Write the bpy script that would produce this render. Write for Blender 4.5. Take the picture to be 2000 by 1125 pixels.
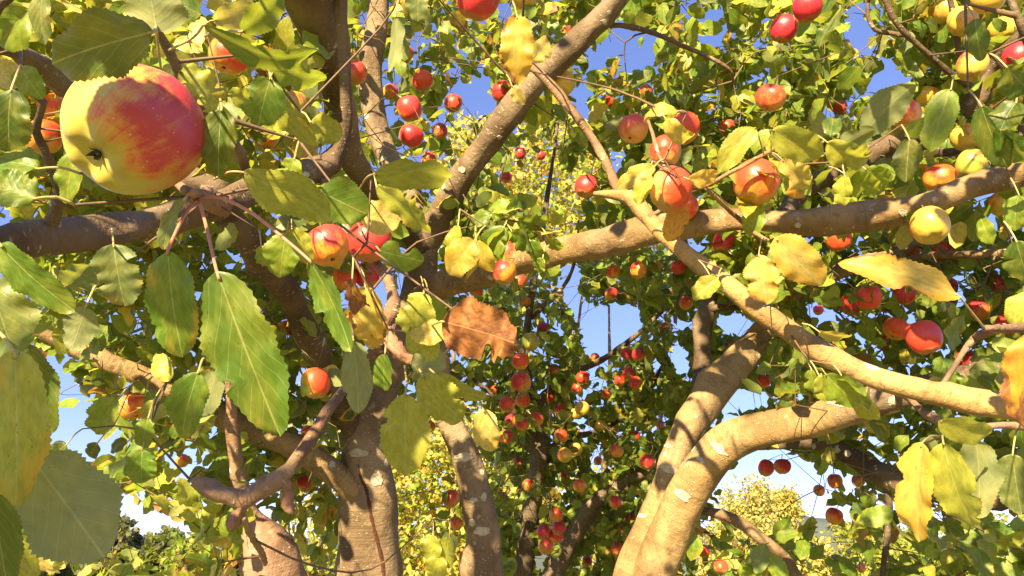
import bpy, math, random
import numpy as np
from mathutils import Vector, Matrix
for o in list(bpy.data.objects): bpy.data.objects.remove(o)
rnd = random.Random(11); rg = np.random.default_rng(7)
sc = bpy.context.scene; C = sc.collection

# ------------------------------------------------------------ camera, sky, sun, exposure
F = 1445.0; PITCH = math.radians(21.5); CAM = Vector((0, 0, 1.6))
cd = bpy.data.cameras.new('camera'); cam = bpy.data.objects.new('camera', cd); C.objects.link(cam)
cam.location = CAM; cam.rotation_euler = (math.radians(90) + PITCH, 0, 0)
cd.sensor_width = 36; cd.lens = 36 * F / 2000; cd.clip_start = 0.02; cd.clip_end = 4000
sc.camera = cam
SUN_EL = math.radians(25); SUN_AZ = math.radians(-158)      # azimuth from +Y, clockwise positive to +X
sdir = Vector((math.cos(SUN_EL) * math.sin(SUN_AZ), math.cos(SUN_EL) * math.cos(SUN_AZ), math.sin(SUN_EL)))
w = bpy.data.worlds.new('World'); sc.world = w; w.use_nodes = True
nt = w.node_tree; bg = nt.nodes['Background']
sky = nt.nodes.new('ShaderNodeTexSky'); sky.sky_type = 'NISHITA'; sky.sun_disc = False
sky.sun_elevation = SUN_EL; sky.sun_rotation = SUN_AZ
sky.air_density = 1.0; sky.dust_density = 0.15; sky.ozone_density = 3.6
gm = nt.nodes.new('ShaderNodeGamma'); gm.inputs[1].default_value = .66; nt.links.new(sky.outputs[0], gm.inputs[0])
hs = nt.nodes.new('ShaderNodeHueSaturation'); hs.inputs['Saturation'].default_value = 1.22; hs.inputs['Value'].default_value = 1.48; nt.links.new(gm.outputs[0], hs.inputs['Color'])
tn = nt.nodes.new('ShaderNodeMix'); tn.data_type = 'RGBA'; tn.blend_type = 'MULTIPLY'; tn.inputs[0].default_value = 1; tn.inputs[7].default_value = (1.04, .80, .98, 1)
nt.links.new(hs.outputs[0], tn.inputs[6]); nt.links.new(tn.outputs[2], bg.inputs[0]); bg.inputs[1].default_value = 0.08; sky.altitude = 2500
sl = bpy.data.lights.new('sun', 'SUN'); sl.energy = 5.0; sl.angle = math.radians(0.6); sl.color = (1.0, 0.76, 0.40)
so = bpy.data.objects.new('sun', sl); C.objects.link(so)
so.rotation_euler = sdir.to_track_quat('Z', 'Y').to_euler()
sc.view_settings.view_transform = 'Standard'; sc.view_settings.look = 'None'
sc.view_settings.gamma = 1; sc.view_settings.use_curve_mapping = False
sc.view_settings.exposure = 2.05

FW = Vector((0, math.cos(PITCH), math.sin(PITCH))); UP = Vector((0, -math.sin(PITCH), math.cos(PITCH))); RT = Vector((1, 0, 0))
def P(x, y, d): return CAM + RT * ((x - 1000) / F * d) + UP * (-(y - 562.5) / F * d) + FW * d
def cvec(x, y, z): return RT * x + UP * y - FW * z          # a direction as seen: x right, y up, z towards the camera
def proj(p):
    p = np.asarray(p, float) - np.array(CAM); d = p @ np.array(FW)
    return 1000 + F * p[..., 0] / d, 562.5 - F * (p @ np.array(UP)) / d, d

# ------------------------------------------------------------ object helpers
def link(name, me, parent=None, mat=None):
    o = bpy.data.objects.new(name, me); C.objects.link(o)
    if parent is not None: o.parent = parent
    if mat and me and not me.materials: me.materials.append(mat)
    return o
def tag(o, label=None, cat=None, group=None, kind=None):
    if label: o['label'] = label
    if cat: o['category'] = cat
    if group: o['group'] = group
    if kind: o['kind'] = kind
    return o
def mesh_np(name, V, Fq, uv=None, col=None, smooth=True):
    me = bpy.data.meshes.new(name); V = np.asarray(V, np.float32); Fq = np.asarray(Fq, np.int32); k = Fq.shape[1]
    me.vertices.add(len(V)); me.vertices.foreach_set('co', V.ravel())
    me.loops.add(Fq.size); me.loops.foreach_set('vertex_index', Fq.ravel())
    me.polygons.add(len(Fq)); me.polygons.foreach_set('loop_start', np.arange(0, Fq.size, k, dtype=np.int32))
    if smooth: me.polygons.foreach_set('use_smooth', np.ones(len(Fq), bool))
    if uv is not None:
        l = me.uv_layers.new(name='UVMap'); l.data.foreach_set('uv', np.asarray(uv, np.float32)[Fq.ravel()].ravel())
    if col is not None:
        a = me.color_attributes.new('lc', 'FLOAT_COLOR', 'POINT'); a.data.foreach_set('color', np.asarray(col, np.float32).ravel())
    me.update(calc_edges=True); me.validate(); return me

# ------------------------------------------------------------ materials
def newmat(name):
    m = bpy.data.materials.new(name); m.use_nodes = True
    return m, m.node_tree.nodes, m.node_tree.links
class G:
    def __init__(s, nodes, links): s.n = nodes; s.l = links
    def put(s, a, b):
        if isinstance(a, bpy.types.NodeSocket): s.l.new(a, b)
        elif isinstance(a, (tuple, list)) and len(a) == 3 and b.type == 'RGBA': b.default_value = (*a, 1)
        else: b.default_value = a
    def math(s, op, a, b=0.0, c=None, clamp=False):
        n = s.n.new('ShaderNodeMath'); n.operation = op; n.use_clamp = clamp
        s.put(a, n.inputs[0]); s.put(b, n.inputs[1])
        if c is not None: s.put(c, n.inputs[2])
        return n.outputs[0]
    def mix(s, f, a, b, bt='MIX'):
        n = s.n.new('ShaderNodeMix'); n.data_type = 'RGBA'; n.blend_type = bt
        s.put(f, n.inputs[0]); s.put(a, n.inputs[6]); s.put(b, n.inputs[7]); return n.outputs[2]
    def noise(s, vec, scale, det=3, rough=.55, out=0, dim='3D'):
        n = s.n.new('ShaderNodeTexNoise'); n.noise_dimensions = dim
        if vec is not None: s.put(vec, n.inputs['Vector'])
        n.inputs['Scale'].default_value = scale; n.inputs['Detail'].default_value = det; n.inputs['Roughness'].default_value = rough
        return n.outputs[out]
    def vor(s, vec, scale, feat='F1'):
        n = s.n.new('ShaderNodeTexVoronoi'); n.feature = feat; s.put(vec, n.inputs['Vector']); n.inputs['Scale'].default_value = scale
        return n.outputs['Distance']
    def step(s, v, a, b, c=0.0, d=1.0):
        n = s.n.new('ShaderNodeMapRange'); n.interpolation_type = 'SMOOTHSTEP'; s.put(v, n.inputs[0])
        s.put(a, n.inputs[1]); s.put(b, n.inputs[2]); s.put(c, n.inputs[3]); s.put(d, n.inputs[4]); return n.outputs[0]
    def scale(s, vec, xyz):
        n = s.n.new('ShaderNodeMapping'); s.put(vec, n.inputs[0]); n.inputs['Scale'].default_value = xyz; return n.outputs[0]
    def sep(s, vec):
        n = s.n.new('ShaderNodeSeparateXYZ'); s.put(vec, n.inputs[0]); return n.outputs
    def bump(s, h, strength, dist):
        n = s.n.new('ShaderNodeBump'); n.inputs['Strength'].default_value = strength; n.inputs['Distance'].default_value = dist
        s.put(h, n.inputs['Height']); return n.outputs[0]

def leaf_material(name, per_object):
    m, N, L = newmat(name); g = G(N, L); out = N['Material Output']; bs = N['Principled BSDF']
    tc = N.new('ShaderNodeTexCoord'); geo = N.new('ShaderNodeNewGeometry'); uv = tc.outputs['UV']
    if per_object:
        oi = N.new('ShaderNodeObjectInfo'); col, dec = oi.outputs['Color'], oi.outputs['Alpha']
        vadd = N.new('ShaderNodeVectorMath'); vadd.operation = 'ADD'; L.new(uv, vadd.inputs[0])
        cr = N.new('ShaderNodeCombineXYZ'); r7 = g.math('MULTIPLY', oi.outputs['Random'], 37.0)
        for i in range(3): L.new(r7, cr.inputs[i])
        L.new(cr.outputs[0], vadd.inputs[1]); co = vadd.outputs[0]
    else:
        at = N.new('ShaderNodeAttribute'); at.attribute_name = 'lc'; col, dec = at.outputs['Color'], at.outputs['Alpha']
        sc_ = N.new('ShaderNodeVectorMath'); sc_.operation = 'SCALE'; L.new(geo.outputs['Position'], sc_.inputs[0]); sc_.inputs['Scale'].default_value = 14
        co = sc_.outputs[0]
    x, y, _ = g.sep(uv)
    au = g.math('ABSOLUTE', g.math('SUBTRACT', x, .5))                      # 0 midrib .. .5 edge
    mid = g.step(au, .006, .018, 1.0, 0.0)
    sv = g.math('FRACT', g.math('MULTIPLY', g.math('SUBTRACT', y, g.math('MULTIPLY', au, .95)), 6.0))
    ved = g.math('ABSOLUTE', g.math('SUBTRACT', sv, .5)); side = g.step(ved, .0, .06, 1.0, 0.0)
    vein = g.math('MAXIMUM', mid, g.math('MULTIPLY', side, .55))
    quilt = g.math('SINE', g.math('MULTIPLY', sv, 3.14159))
    # tone
    n1 = g.noise(co, 2.2, 3); n2 = g.noise(co, 9.0, 4)
    c = g.mix(g.step(n1, .38, .68), col, g.mix(.22, col, (.50, .42, .06)))
    c = g.mix(g.math('MULTIPLY', vein, .55), c, g.mix(.7, c, (.55, .58, .25)))
    hsv = N.new('ShaderNodeHueSaturation'); L.new(c, hsv.inputs['Color']); L.new(g.step(n2, .3, .7, .78, 1.15), hsv.inputs['Value']); c = hsv.outputs[0]
    # autumn: yellow then brown from rim and in blotches, amount = alpha
    rim = g.math('ADD', g.math('MULTIPLY', au, .7), g.math('MULTIPLY', g.math('ABSOLUTE', g.math('SUBTRACT', y, .35)), .55))
    s_ = g.math('ADD', g.math('ADD', n1, g.math('MULTIPLY', n2, .35)), rim)
    t0 = g.math('SUBTRACT', 1.58, g.math('MULTIPLY', dec, .85))
    br = g.step(s_, t0, g.math('ADD', t0, .10))
    ye = g.step(s_, g.math('SUBTRACT', t0, .28), t0)
    c = g.mix(g.math('MULTIPLY', ye, .8), c, (.62, .36, .04)); vb = g.math('MULTIPLY', vein, .5); c = g.mix(br, c, g.mix(vb, g.mix(g.step(n2, .3, .7), g.mix(g.step(n1, .4, .65), (.50, .21, .06), (.30, .14, .06)), (.16, .06, .025)), (.58, .34, .15)))
    sp = g.vor(co, 11.0); c = g.mix(g.step(sp, .07, .12, .75, 0.0), c, (.06, .03, .012))
    # underside paler, matte
    under = g.mix(g.math('SUBTRACT', .42, g.math('MULTIPLY', dec, .36)), c, (.30, .33, .18))
    cc = g.mix(geo.outputs['Backfacing'], c, under)
    L.new(cc, bs.inputs['Base Color'])
    L.new(g.math('ADD', g.math('MULTIPLY', geo.outputs['Backfacing'], .2), g.step(n2, .3, .7, .36, .52)), bs.inputs['Roughness'])
    bs.inputs['Specular IOR Level'].default_value = .5
    h = g.math('ADD', g.math('MULTIPLY', quilt, .35), g.math('MULTIPLY', n2, .5)); h = g.math('SUBTRACT', h, g.math('MULTIPLY', vein, .5))
    L.new(g.bump(h, .4, .0007), bs.inputs['Normal'])
    tr = N.new('ShaderNodeBsdfTranslucent'); tcx = g.mix(g.math('MULTIPLY', .55, g.math('SUBTRACT', 1.0, dec)), c, (.44, .46, .03)); hs2 = N.new('ShaderNodeHueSaturation'); L.new(tcx, hs2.inputs['Color']); hs2.inputs['Value'].default_value = 1.3
    L.new(hs2.outputs[0], tr.inputs[0])
    ms = N.new('ShaderNodeMixShader'); ms.inputs[0].default_value = .46
    L.new(bs.outputs[0], ms.inputs[1]); L.new(tr.outputs[0], ms.inputs[2]); L.new(ms.outputs[0], out.inputs[0])
    return m
M_LEAF = leaf_material('apple_leaf', True); M_FOL = leaf_material('foliage_leaf', False)

def bark_material(name):
    m, N, L = newmat(name); g = G(N, L); bs = N['Principled BSDF']
    tc = N.new('ShaderNodeTexCoord'); oi = N.new('ShaderNodeObjectInfo'); ob = tc.outputs['Object']; uv = tc.outputs['UV']
    n1 = g.noise(ob, 9, 5, .6); n2 = g.noise(ob, 60, 5, .65); n3 = g.noise(ob, 4, 2)
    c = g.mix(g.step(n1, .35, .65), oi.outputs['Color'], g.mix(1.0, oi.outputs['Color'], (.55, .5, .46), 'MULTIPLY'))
    c = g.mix(g.step(n3, .45, .75, 0, .5), c, (.30, .24, .17))
    c = g.mix(g.step(n2, .52, .72, 0, .55), c, (.10, .07, .045))
    # lenticels: short dashes lying across the limb
    lt = g.vor(g.scale(uv, (55, 120, 1)), 1.0); ltm = g.math('MULTIPLY', g.step(lt, .16, .26, 1, 0), g.step(g.noise(uv, 30, 2), .47, .55))
    c = g.mix(g.math('MULTIPLY', ltm, .75), c, (.46, .40, .30))
    rings = g.noise(g.scale(uv, (3, 95, 1)), 1.0, 4, .6); c = g.mix(g.step(rings, .56, .75, 0, .4), c, (.08, .055, .04))
    fis = g.noise(g.scale(ob, (1, 1, 1)), 26, 6, .75); c = g.mix(g.step(fis, .54, .62, 0, .5), c, (.13, .095, .06)); c = g.mix(g.step(fis, .40, .34, 0, .35), c, (.42, .34, .22))
    ed = g.vor(g.scale(uv, (42, 17, 1)), 1.0, 'DISTANCE_TO_EDGE'); crk = g.math('MULTIPLY', g.step(g.math('ADD', ed, g.math('MULTIPLY', n2, .09)), .055, .10, 1, 0), g.step(n1, .47, .6)); c = g.mix(g.math('MULTIPLY', crk, .12), c, (.05, .035, .025))
    # lichen
    v = g.vor(ob, 17.0); nl = g.noise(ob, 45, 4); lic = g.math('MULTIPLY', g.step(g.math('ADD', v, g.math('MULTIPLY', nl, .45)), .37, .42, 1, 0), g.step(n3, .5, .58))
    c = g.mix(g.math('MULTIPLY', lic, .85), c, g.mix(nl, (.36, .37, .32), (.62, .60, .52)))
    L.new(c, bs.inputs['Base Color']); bs.inputs['Roughness'].default_value = .72; bs.inputs['Specular IOR Level'].default_value = .35
    h = g.math('ADD', g.math('MULTIPLY', n2, 1.0), g.math('MULTIPLY', rings, .8)); h = g.math('ADD', h, g.math('MULTIPLY', ltm, .5)); h = g.math('ADD', h, g.math('MULTIPLY', lic, .6))
    h = g.math('ADD', h, g.math('MULTIPLY', fis, 1.6)); h = g.math('SUBTRACT', h, g.math('MULTIPLY', crk, .1))
    L.new(g.bump(h, .9, .0035), bs.inputs['Normal']); return m
M_BARK = bark_material('bark')

def simple(name, col, rough=.6, n=30, var=.5, bump=.3, bd=.002):
    m, N, L = newmat(name); g = G(N, L); bs = N['Principled BSDF']; tc = N.new('ShaderNodeTexCoord')
    nn = g.noise(tc.outputs['Object'], n, 4); c = g.mix(g.step(nn, .3, .7, 0, var), col, tuple(a * .45 for a in col))
    L.new(c, bs.inputs['Base Color']); bs.inputs['Roughness'].default_value = rough
    L.new(g.bump(nn, bump, bd), bs.inputs['Normal']); return m
M_SCAR = simple('pale_scar', (.47, .43, .34), .8, 90, .55, .8, .002)
M_CRACK = simple('bark_crack', (.10, .035, .022), .9, 120, .7, .9, .003)
M_STALK = simple('leaf_stalk', (.42, .34, .14), .45, 200, .3)
M_STALKP = simple('pink_leaf_stalk', (.50, .20, .13), .45, 200, .3)
M_ASTALK = simple('apple_stalk', (.16, .09, .035), .6, 200)
M_CALYX = simple('calyx', (.055, .042, .022), .85, 150)
M_TWIG = simple('twig_bark', (.15, .095, .06), .7, 120, .6, .6, .001)
M_SPUR = simple('spur_bark', (.28, .15, .095), .7, 120, .7, .9, .003)

def apple_material():
    m, N, L = newmat('apple_skin'); g = G(N, L); bs = N['Principled BSDF']
    tc = N.new('ShaderNodeTexCoord'); oi = N.new('ShaderNodeObjectInfo'); ob = tc.outputs['Object']
    x, y, z = g.sep(ob)
    va = N.new('ShaderNodeVectorMath'); va.operation = 'ADD'; L.new(ob, va.inputs[0])
    cr = N.new('ShaderNodeCombineXYZ'); r7 = g.math('MULTIPLY', oi.outputs['Random'], 9.0)
    for i in range(3): L.new(r7, cr.inputs[i])
    L.new(cr.outputs[0], va.inputs[1]); p = va.outputs[0]
    n1 = g.noise(p, 1.6, 3); ang = g.math('ARCTAN2', y, x)
    cs = N.new('ShaderNodeCombineXYZ'); L.new(g.math('MULTIPLY', ang, 7.0), cs.inputs[0]); L.new(g.math('MULTIPLY', z, .8), cs.inputs[1]); L.new(r7, cs.inputs[2])
    st = g.noise(cs.outputs[0], 1.6, 4, .7); fine = g.noise(p, 26, 3)
    # blush sits round local +X, strength in alpha
    b = g.math('ADD', g.math('MULTIPLY', x, .62), g.math('MULTIPLY', z, .22))
    b = g.math('ADD', b, g.math('MULTIPLY', g.math('SUBTRACT', n1, .5), 1.5)); b = g.math('ADD', b, g.math('MULTIPLY', g.math('SUBTRACT', st, .5), .5))
    b = g.math('ADD', b, g.math('MULTIPLY', g.math('SUBTRACT', fine, .5), .35))
    th = g.math('SUBTRACT', .75, g.math('MULTIPLY', oi.outputs['Alpha'], 1.7))
    bl = g.step(b, g.math('SUBTRACT', th, .38), g.math('ADD', th, .42))
    red = g.mix(g.step(oi.outputs['Random'], .2, .8), (.52, .018, .045), (.62, .05, .02)); red = g.mix(oi.outputs['Object Index'], red, (.50, .018, .055)); red = g.mix(.07, red, oi.outputs['Color'])
    mid = g.mix(.55, oi.outputs['Color'], (.72, .13, .02))
    c = g.mix(g.step(bl, 0, .55), oi.outputs['Color'], mid); c = g.mix(g.step(bl, .35, 1.0), c, red)
    c = g.mix(g.step(st, .55, .75, 0, .3), c, g.mix(.5, c, (.3, .01, .01)))
    dots = g.vor(p, 9.5); c = g.mix(g.step(dots, .055, .095, .8, 0), c, (.85, .66, .42))
    rus = g.step(g.math('ADD', z, g.math('MULTIPLY', fine, .12)), -.80, -.66, .55, 0); c = g.mix(rus, c, (.30, .24, .06))
    L.new(c, bs.inputs['Base Color']); L.new(g.step(n1, .3, .7, .30, .48), bs.inputs['Roughness'])
    bs.inputs['Subsurface Weight'].default_value = .12; bs.inputs['Subsurface Radius'].default_value = (.01, .004, .002); bs.inputs['Subsurface Scale'].default_value = .5
    blm = g.step(g.noise(p, 3.2, 5, .7), .62, .72, 0, .5); L.new(g.mix(blm, c, g.mix(.5, c, (.30, .20, .09))), bs.inputs['Base Color'])
    bs.inputs['Coat Weight'].default_value = .10; bs.inputs['Coat Roughness'].default_value = .3
    L.new(g.bump(g.math('ADD', g.math('MULTIPLY', n1, 2.0), g.math('MULTIPLY', g.step(dots, .05, .1, 1, 0), .25)), .08, .01), bs.inputs['Normal']); return m
M_APPLE = apple_material()
# ------------------------------------------------------------ tubes
def catmull(pts, step):
    pts = [np.array(p, float) for p in pts]; ext = [2 * pts[0] - pts[1]] + pts + [2 * pts[-1] - pts[-2]]; out = []
    for i in range(1, len(ext) - 2):
        a, b, c, d = ext[i - 1:i + 3]; n = max(2, int(np.linalg.norm((c - b)[:3]) / step))
        for k in range(n):
            t = k / n
            out.append(.5 * (2 * b + (c - a) * t + (2 * a - 5 * b + 4 * c - d) * t * t + (3 * b - a - 3 * c + d) * t ** 3))
    out.append(pts[-1]); return np.array(out)
def tube_arrays(path, rad, ns, rough=0.0, seed=0, knots=(), cap=True):
    path = np.asarray(path, float); n = len(path); tan = np.gradient(path, axis=0); tan /= np.linalg.norm(tan, axis=1)[:, None] + 1e-9
    ref = np.array(FW) * 1.0; R = []; v = ref - tan[0] * (ref @ tan[0])
    if np.linalg.norm(v) < .1: v = np.cross(tan[0], [0, 0, 1.0]) + 1e-4
    v /= np.linalg.norm(v)
    for t in tan:
        v = v - t * (v @ t); v /= np.linalg.norm(v) + 1e-9; R.append(v)
    R = np.array(R); B = np.cross(tan, R); th = np.linspace(0, 2 * np.pi, ns + 1)
    s = np.concatenate([[0], np.cumsum(np.linalg.norm(np.diff(path, axis=0), axis=1))])
    r = np.repeat(np.asarray(rad, float)[:, None], ns + 1, 1); r0 = np.mean(rad)
    if rough:
        g = np.random.default_rng(seed); ph = g.uniform(0, 6.28, 12); fr = g.uniform(.3, 1.6, 12) / max(r0, .004); am = g.normal(0, 1, 12)
        for k in range(12):
            r = r * (1 + rough * .35 * am[k] * np.sin(fr[k] * .6 * s[:, None] + ph[k] + (k % 4) * th[None, :]))
    if rough:
        for k in range(14):
            m = g.integers(1, 7); r = r * (1 + rough * .07 * np.sin(m * th[None, :] + g.uniform(.3, 1.4) / max(r0, .006) * 2.2 * s[:, None] * (1 if k % 2 else -1) + g.uniform(0, 6.28)))
    for (f0, a0, h, wd) in knots:
        s0 = f0 * s[-1]; wr = wd * r0
        dd = ((s[:, None] - s0) / wr) ** 2 + (((th[None, :] - a0 + np.pi) % (2 * np.pi) - np.pi) / (wd * .9)) ** 2
        r = r * (1 + h * np.exp(-dd * 1.5))
    r[:, -1] = r[:, 0]
    V = path[:, None, :] + r[:, :, None] * (np.cos(th)[None, :, None] * R[:, None, :] + np.sin(th)[None, :, None] * B[:, None, :])
    uv = np.stack([np.broadcast_to(th * r0, (n, ns + 1)), np.broadcast_to(s[:, None], (n, ns + 1))], -1)
    V = V.reshape(-1, 3); uv = uv.reshape(-1, 2)
    i, j = np.meshgrid(np.arange(n - 1), np.arange(ns), indexing='ij'); a = (i * (ns + 1) + j).ravel()
    Q = np.stack([a, a + 1, a + ns + 2, a + ns + 1], 1)
    if cap:                                                    # rounded ends
        for e, sg in ((0, -1), (n - 1, 1)):
            base = len(V); tip = path[e] + sg * tan[e] * rad[e] * .35; V = np.vstack([V, tip]); uv = np.vstack([uv, [0, s[e]]])
            b = e * (ns + 1) + np.arange(ns); q = np.stack([b, b + 1, np.full(ns, base), np.full(ns, base)], 1)
            Q = np.vstack([Q, q if sg > 0 else q[:, [1, 0, 2, 3]]])
    return V, Q, uv
def quads_to_mesh(name, V, Q, uv=None, mat=None):
    tri = Q[:, 2] == Q[:, 3]; T = np.vstack([Q[~tri][:, [0, 1, 2]], Q[~tri][:, [0, 2, 3]], Q[tri][:, :3]])
    me = mesh_np(name, V, T, uv=uv)
    if mat: me.materials.append(mat)
    return me
SKEL = {}                                                      # tree -> skeleton sample points
CLEAR = []                                                     # (px, py, radius px, depth) of what auto leaves must not hide
def thin(spec, k): return [(a, b, c, w_ * k) for a, b, c, w_ in spec]
def limb(tree, name, spec, tint=(.24, .17, .105), keep=True, rough=.12, mat=None, parent=None, step=.018, ns=20, down=None, knots=None, skel=True):
    """spec rows: photo x, photo y, depth, apparent width in px; down: extra world rows (x,y,z,r)"""
    rows = []
    if down: rows += [list(d) for d in down]
    for x, y, d, wd in spec:
        p = P(x, y, d); rows.append([p.x, p.y, p.z, wd * d / F / 2 * .95])
    a = catmull(rows, step); a[:, 3] = np.maximum(a[:, 3], .0012)
    if not down and spec[0][3] > 30: a[:, 3] *= 1 + .30 * np.exp(-np.arange(len(a)) * step / .045)      # collar where it leaves its parent
    sd = int(abs(spec[0][0] * 7 + spec[0][1])) % 9999; g = np.random.default_rng(sd)
    if knots is None:
        Ls = np.linalg.norm(np.diff(a[:, :3], axis=0), axis=1).sum()
        knots = [(g.random(), g.uniform(0, 6.28), g.uniform(.12, .35), g.uniform(.5, .9)) for _ in range(int(Ls / .16))]
    V, Q, uv = tube_arrays(a[:, :3], a[:, 3], ns, rough, sd, knots)
    o = link(name, quads_to_mesh(name, V, Q, uv, mat or M_BARK), parent or TREES[tree]); o.color = (*tint, 1)
    if skel: SKEL.setdefault(tree, []).append(a)
    if keep:
        x, y, d = proj(a[:, :3])
        for k in range(len(a)):
            if d[k] > .05: CLEAR.append((x[k], y[k], a[k, 3] * F / d[k] * 1.0, d[k]))
    return o
TREES = {}
def tree_root(key, name, label, loc, group=None):
    e = bpy.data.objects.new(name, None); C.objects.link(e); e.location = (0, 0, 0); e.empty_display_size = .3
    tag(e, label, 'tree', group); TREES[key] = e; return e

# ------------------------------------------------------------ leaves
def hprof(t): return np.clip(t, 0, 1) ** .55 * np.clip(1 - t, 0, 1) ** .66 / .4325
def leaf_arrays(L, W, seed, nv=40, nu=4, curl=.6, fold=.25, twist=0.0, ripple=.05, serr=.05, bites=(), arc=0.0, wobble=.06):
    g = np.random.default_rng(seed); t = np.linspace(0, 1, nv + 1); h = hprof(t) * W / 2
    t_off = .008; h[0] = W * .02; h[-1] = W * .004
    a = curl * (t - .15) * 1.1; y = np.concatenate([[0], np.cumsum(np.cos(a[:-1]) * L / nv)]); z = -np.concatenate([[0], np.cumsum(np.sin(a[:-1]) * L / nv)])
    xb = arc * L * np.sin(np.pi * t * .9) * .25 * (1 + .2 * np.sin(5 * t + g.uniform(0, 6)))
    V = []; U = []; cols = np.linspace(-1, 1, 2 * nu + 1); ph = g.uniform(0, 6.28, 8); fr = g.uniform(5, 13, 4)
    wl = {-1: 1 + wobble * np.sin(fr[0] * t + ph[0]) + wobble * .7 * np.sin(fr[1] * 2 * t + ph[1]) + g.uniform(-.06, .04), 1: 1 + wobble * np.sin(fr[2] * t + ph[2]) + wobble * .7 * np.sin(fr[3] * 2 * t + ph[3]) + g.uniform(-.06, .04)}
    for (sd, tc, wd, dep) in bites: wl[sd] = wl[sd] * (1 - dep * np.exp(-((t - tc) / wd) ** 4)) 
    tooth = np.where(np.arange(nv + 1) % 2 == 0, 1 + serr * .5, 1 - serr)
    for k in range(nv + 1):
        for u in cols:
            s = 1 if u > 0 else -1; hw = h[k] * wl[s][k] * (tooth[k] if abs(u) > .99 else 1)
            x = u * hw; au = abs(u)
            zz = fold * abs(x) * (1 - .25 * au) + ripple * W * au ** 1.6 * (math.sin(fr[0] * t[k] * 1.3 + ph[4] + (2 if s > 0 else 0)) + .6 * math.sin(fr[2] * 2.3 * t[k] + ph[5] * s)) - .10 * W * au ** 4 * curl * .5
            yy = -.02 * L * au * math.sin(9 * t[k] + ph[6])
            tw = twist * (t[k] - .2); x2 = x * math.cos(tw) - zz * math.sin(tw); z2 = x * math.sin(tw) + zz * math.cos(tw)
            ca, sa = math.cos(a[k]), math.sin(a[k])
            V.append((xb[k] + x2, y[k] + yy + z2 * sa, z[k] + z2 * ca)); U.append((.5 + .5 * u * hprof(np.array(t[k])) * .98, t[k] * .98 + .01))
    nc = len(cols); i, j = np.meshgrid(np.arange(nv), np.arange(nc - 1), indexing='ij'); b = (i * nc + j).ravel()
    return np.array(V), np.stack([b, b + 1, b + nc + 1, b + nc], 1), np.array(U)
def leaf_mesh(name, *a, mat=None, **k):
    V, Q, U = leaf_arrays(*a, **k); me = mesh_np(name, V, Q, uv=U); me.materials.append(mat or M_LEAF); return me
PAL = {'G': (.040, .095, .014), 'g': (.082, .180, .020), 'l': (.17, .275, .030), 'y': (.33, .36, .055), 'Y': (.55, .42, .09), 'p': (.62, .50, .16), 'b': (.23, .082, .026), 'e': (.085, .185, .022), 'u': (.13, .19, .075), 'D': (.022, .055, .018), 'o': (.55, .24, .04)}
ATTACH = []                                                    # (tree, world point): ends that the twig growth must reach
def stalk(parent, pts, r0, r1, mat, name='leaf_stalk', ns=6):
    a = catmull([(*p, 0) for p in pts], .006)[:, :3]; rad = np.linspace(r0, r1, len(a))
    V, Q, uv = tube_arrays(a, rad, ns); o = link(name, quads_to_mesh(name, V, Q, uv, mat))
    o.parent = parent; o.matrix_parent_inverse = parent.matrix_basis.inverted(); return o
HL = 0
def leaf(base, tip, wpx, d, code, dec=.15, roll=20, dz=0.0, back=False, curl=.65, fold=.3, twist=0.0, arc=0.0, hub=None, label=None, bites=(), ripple=.055, tree='A', via=None, serr=.05, pink=False, nrm=None):
    """one hand placed leaf: base and tip in photo pixels, apparent width px, depth m, palette code"""
    global HL; HL += 1; gb = random.Random(HL * 7)
    if gb.random() < .45: bites = tuple(bites) + tuple((gb.choice((-1, 1)), gb.uniform(.25, .85), gb.uniform(.02, .05), gb.uniform(.12, .5)) for _ in range(gb.choice((1, 2))))
    curl *= gb.uniform(.8, 1.6); twist += gb.uniform(-.35, .35)
    b = P(*base, d); t = P(*tip, d + dz); ax = (t - b); L = ax.length * (1 + .04 * abs(curl) ** 2); ax.normalize()
    view = (CAM - (b + t) / 2).normalized(); n = (view - ax * view.dot(ax)).normalized(); r = math.radians(roll)
    n = Matrix.Rotation(r, 3, ax) @ n
    if nrm is not None: n = (nrm - ax * nrm.dot(ax)).normalized()
    if back: n = -n
    xx = ax.cross(n).normalized(); n = xx.cross(ax).normalized()
    W = wpx * d / F / max(.3, math.cos(r))
    me = leaf_mesh('leaf', L, W, 100 + HL, curl=curl * (1), fold=fold, twist=twist, arc=arc, bites=bites, ripple=ripple, serr=serr)
    o = link('leaf', me, TREES[tree]); o.matrix_local = Matrix((( *[xx.x, ax.x, n.x], b.x), (xx.y, ax.y, n.y, b.y), (xx.z, ax.z, n.z, b.z), (0, 0, 0, 1)))
    cg = random.Random(HL); k = cg.uniform(.88, 1.14); c = PAL[code]; o.color = (c[0] * k, c[1] * k, c[2] * k, dec)
    if label: o['label'] = label
    if hub is None: hubp = b - ax * .018 + Vector((cg.uniform(-.006, .006), .012, .01))
    else: hubp = P(*hub)
    pts = [hubp] + ([P(*v) for v in via] if via else [(hubp + b) / 2 + Vector((0, 0, .003))]) + [b, b + ax * L * .04]
    stalk(o, pts, .0011, .0008, M_STALKP if pink else M_STALK)
    if hub is None: ATTACH.append((tree, hubp, 1))
    for q in (.2, .5, .8): CLEAR.append((base[0] * (1 - q) + tip[0] * q, base[1] * (1 - q) + tip[1] * q, wpx * .42, d - .01))
    return o

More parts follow.
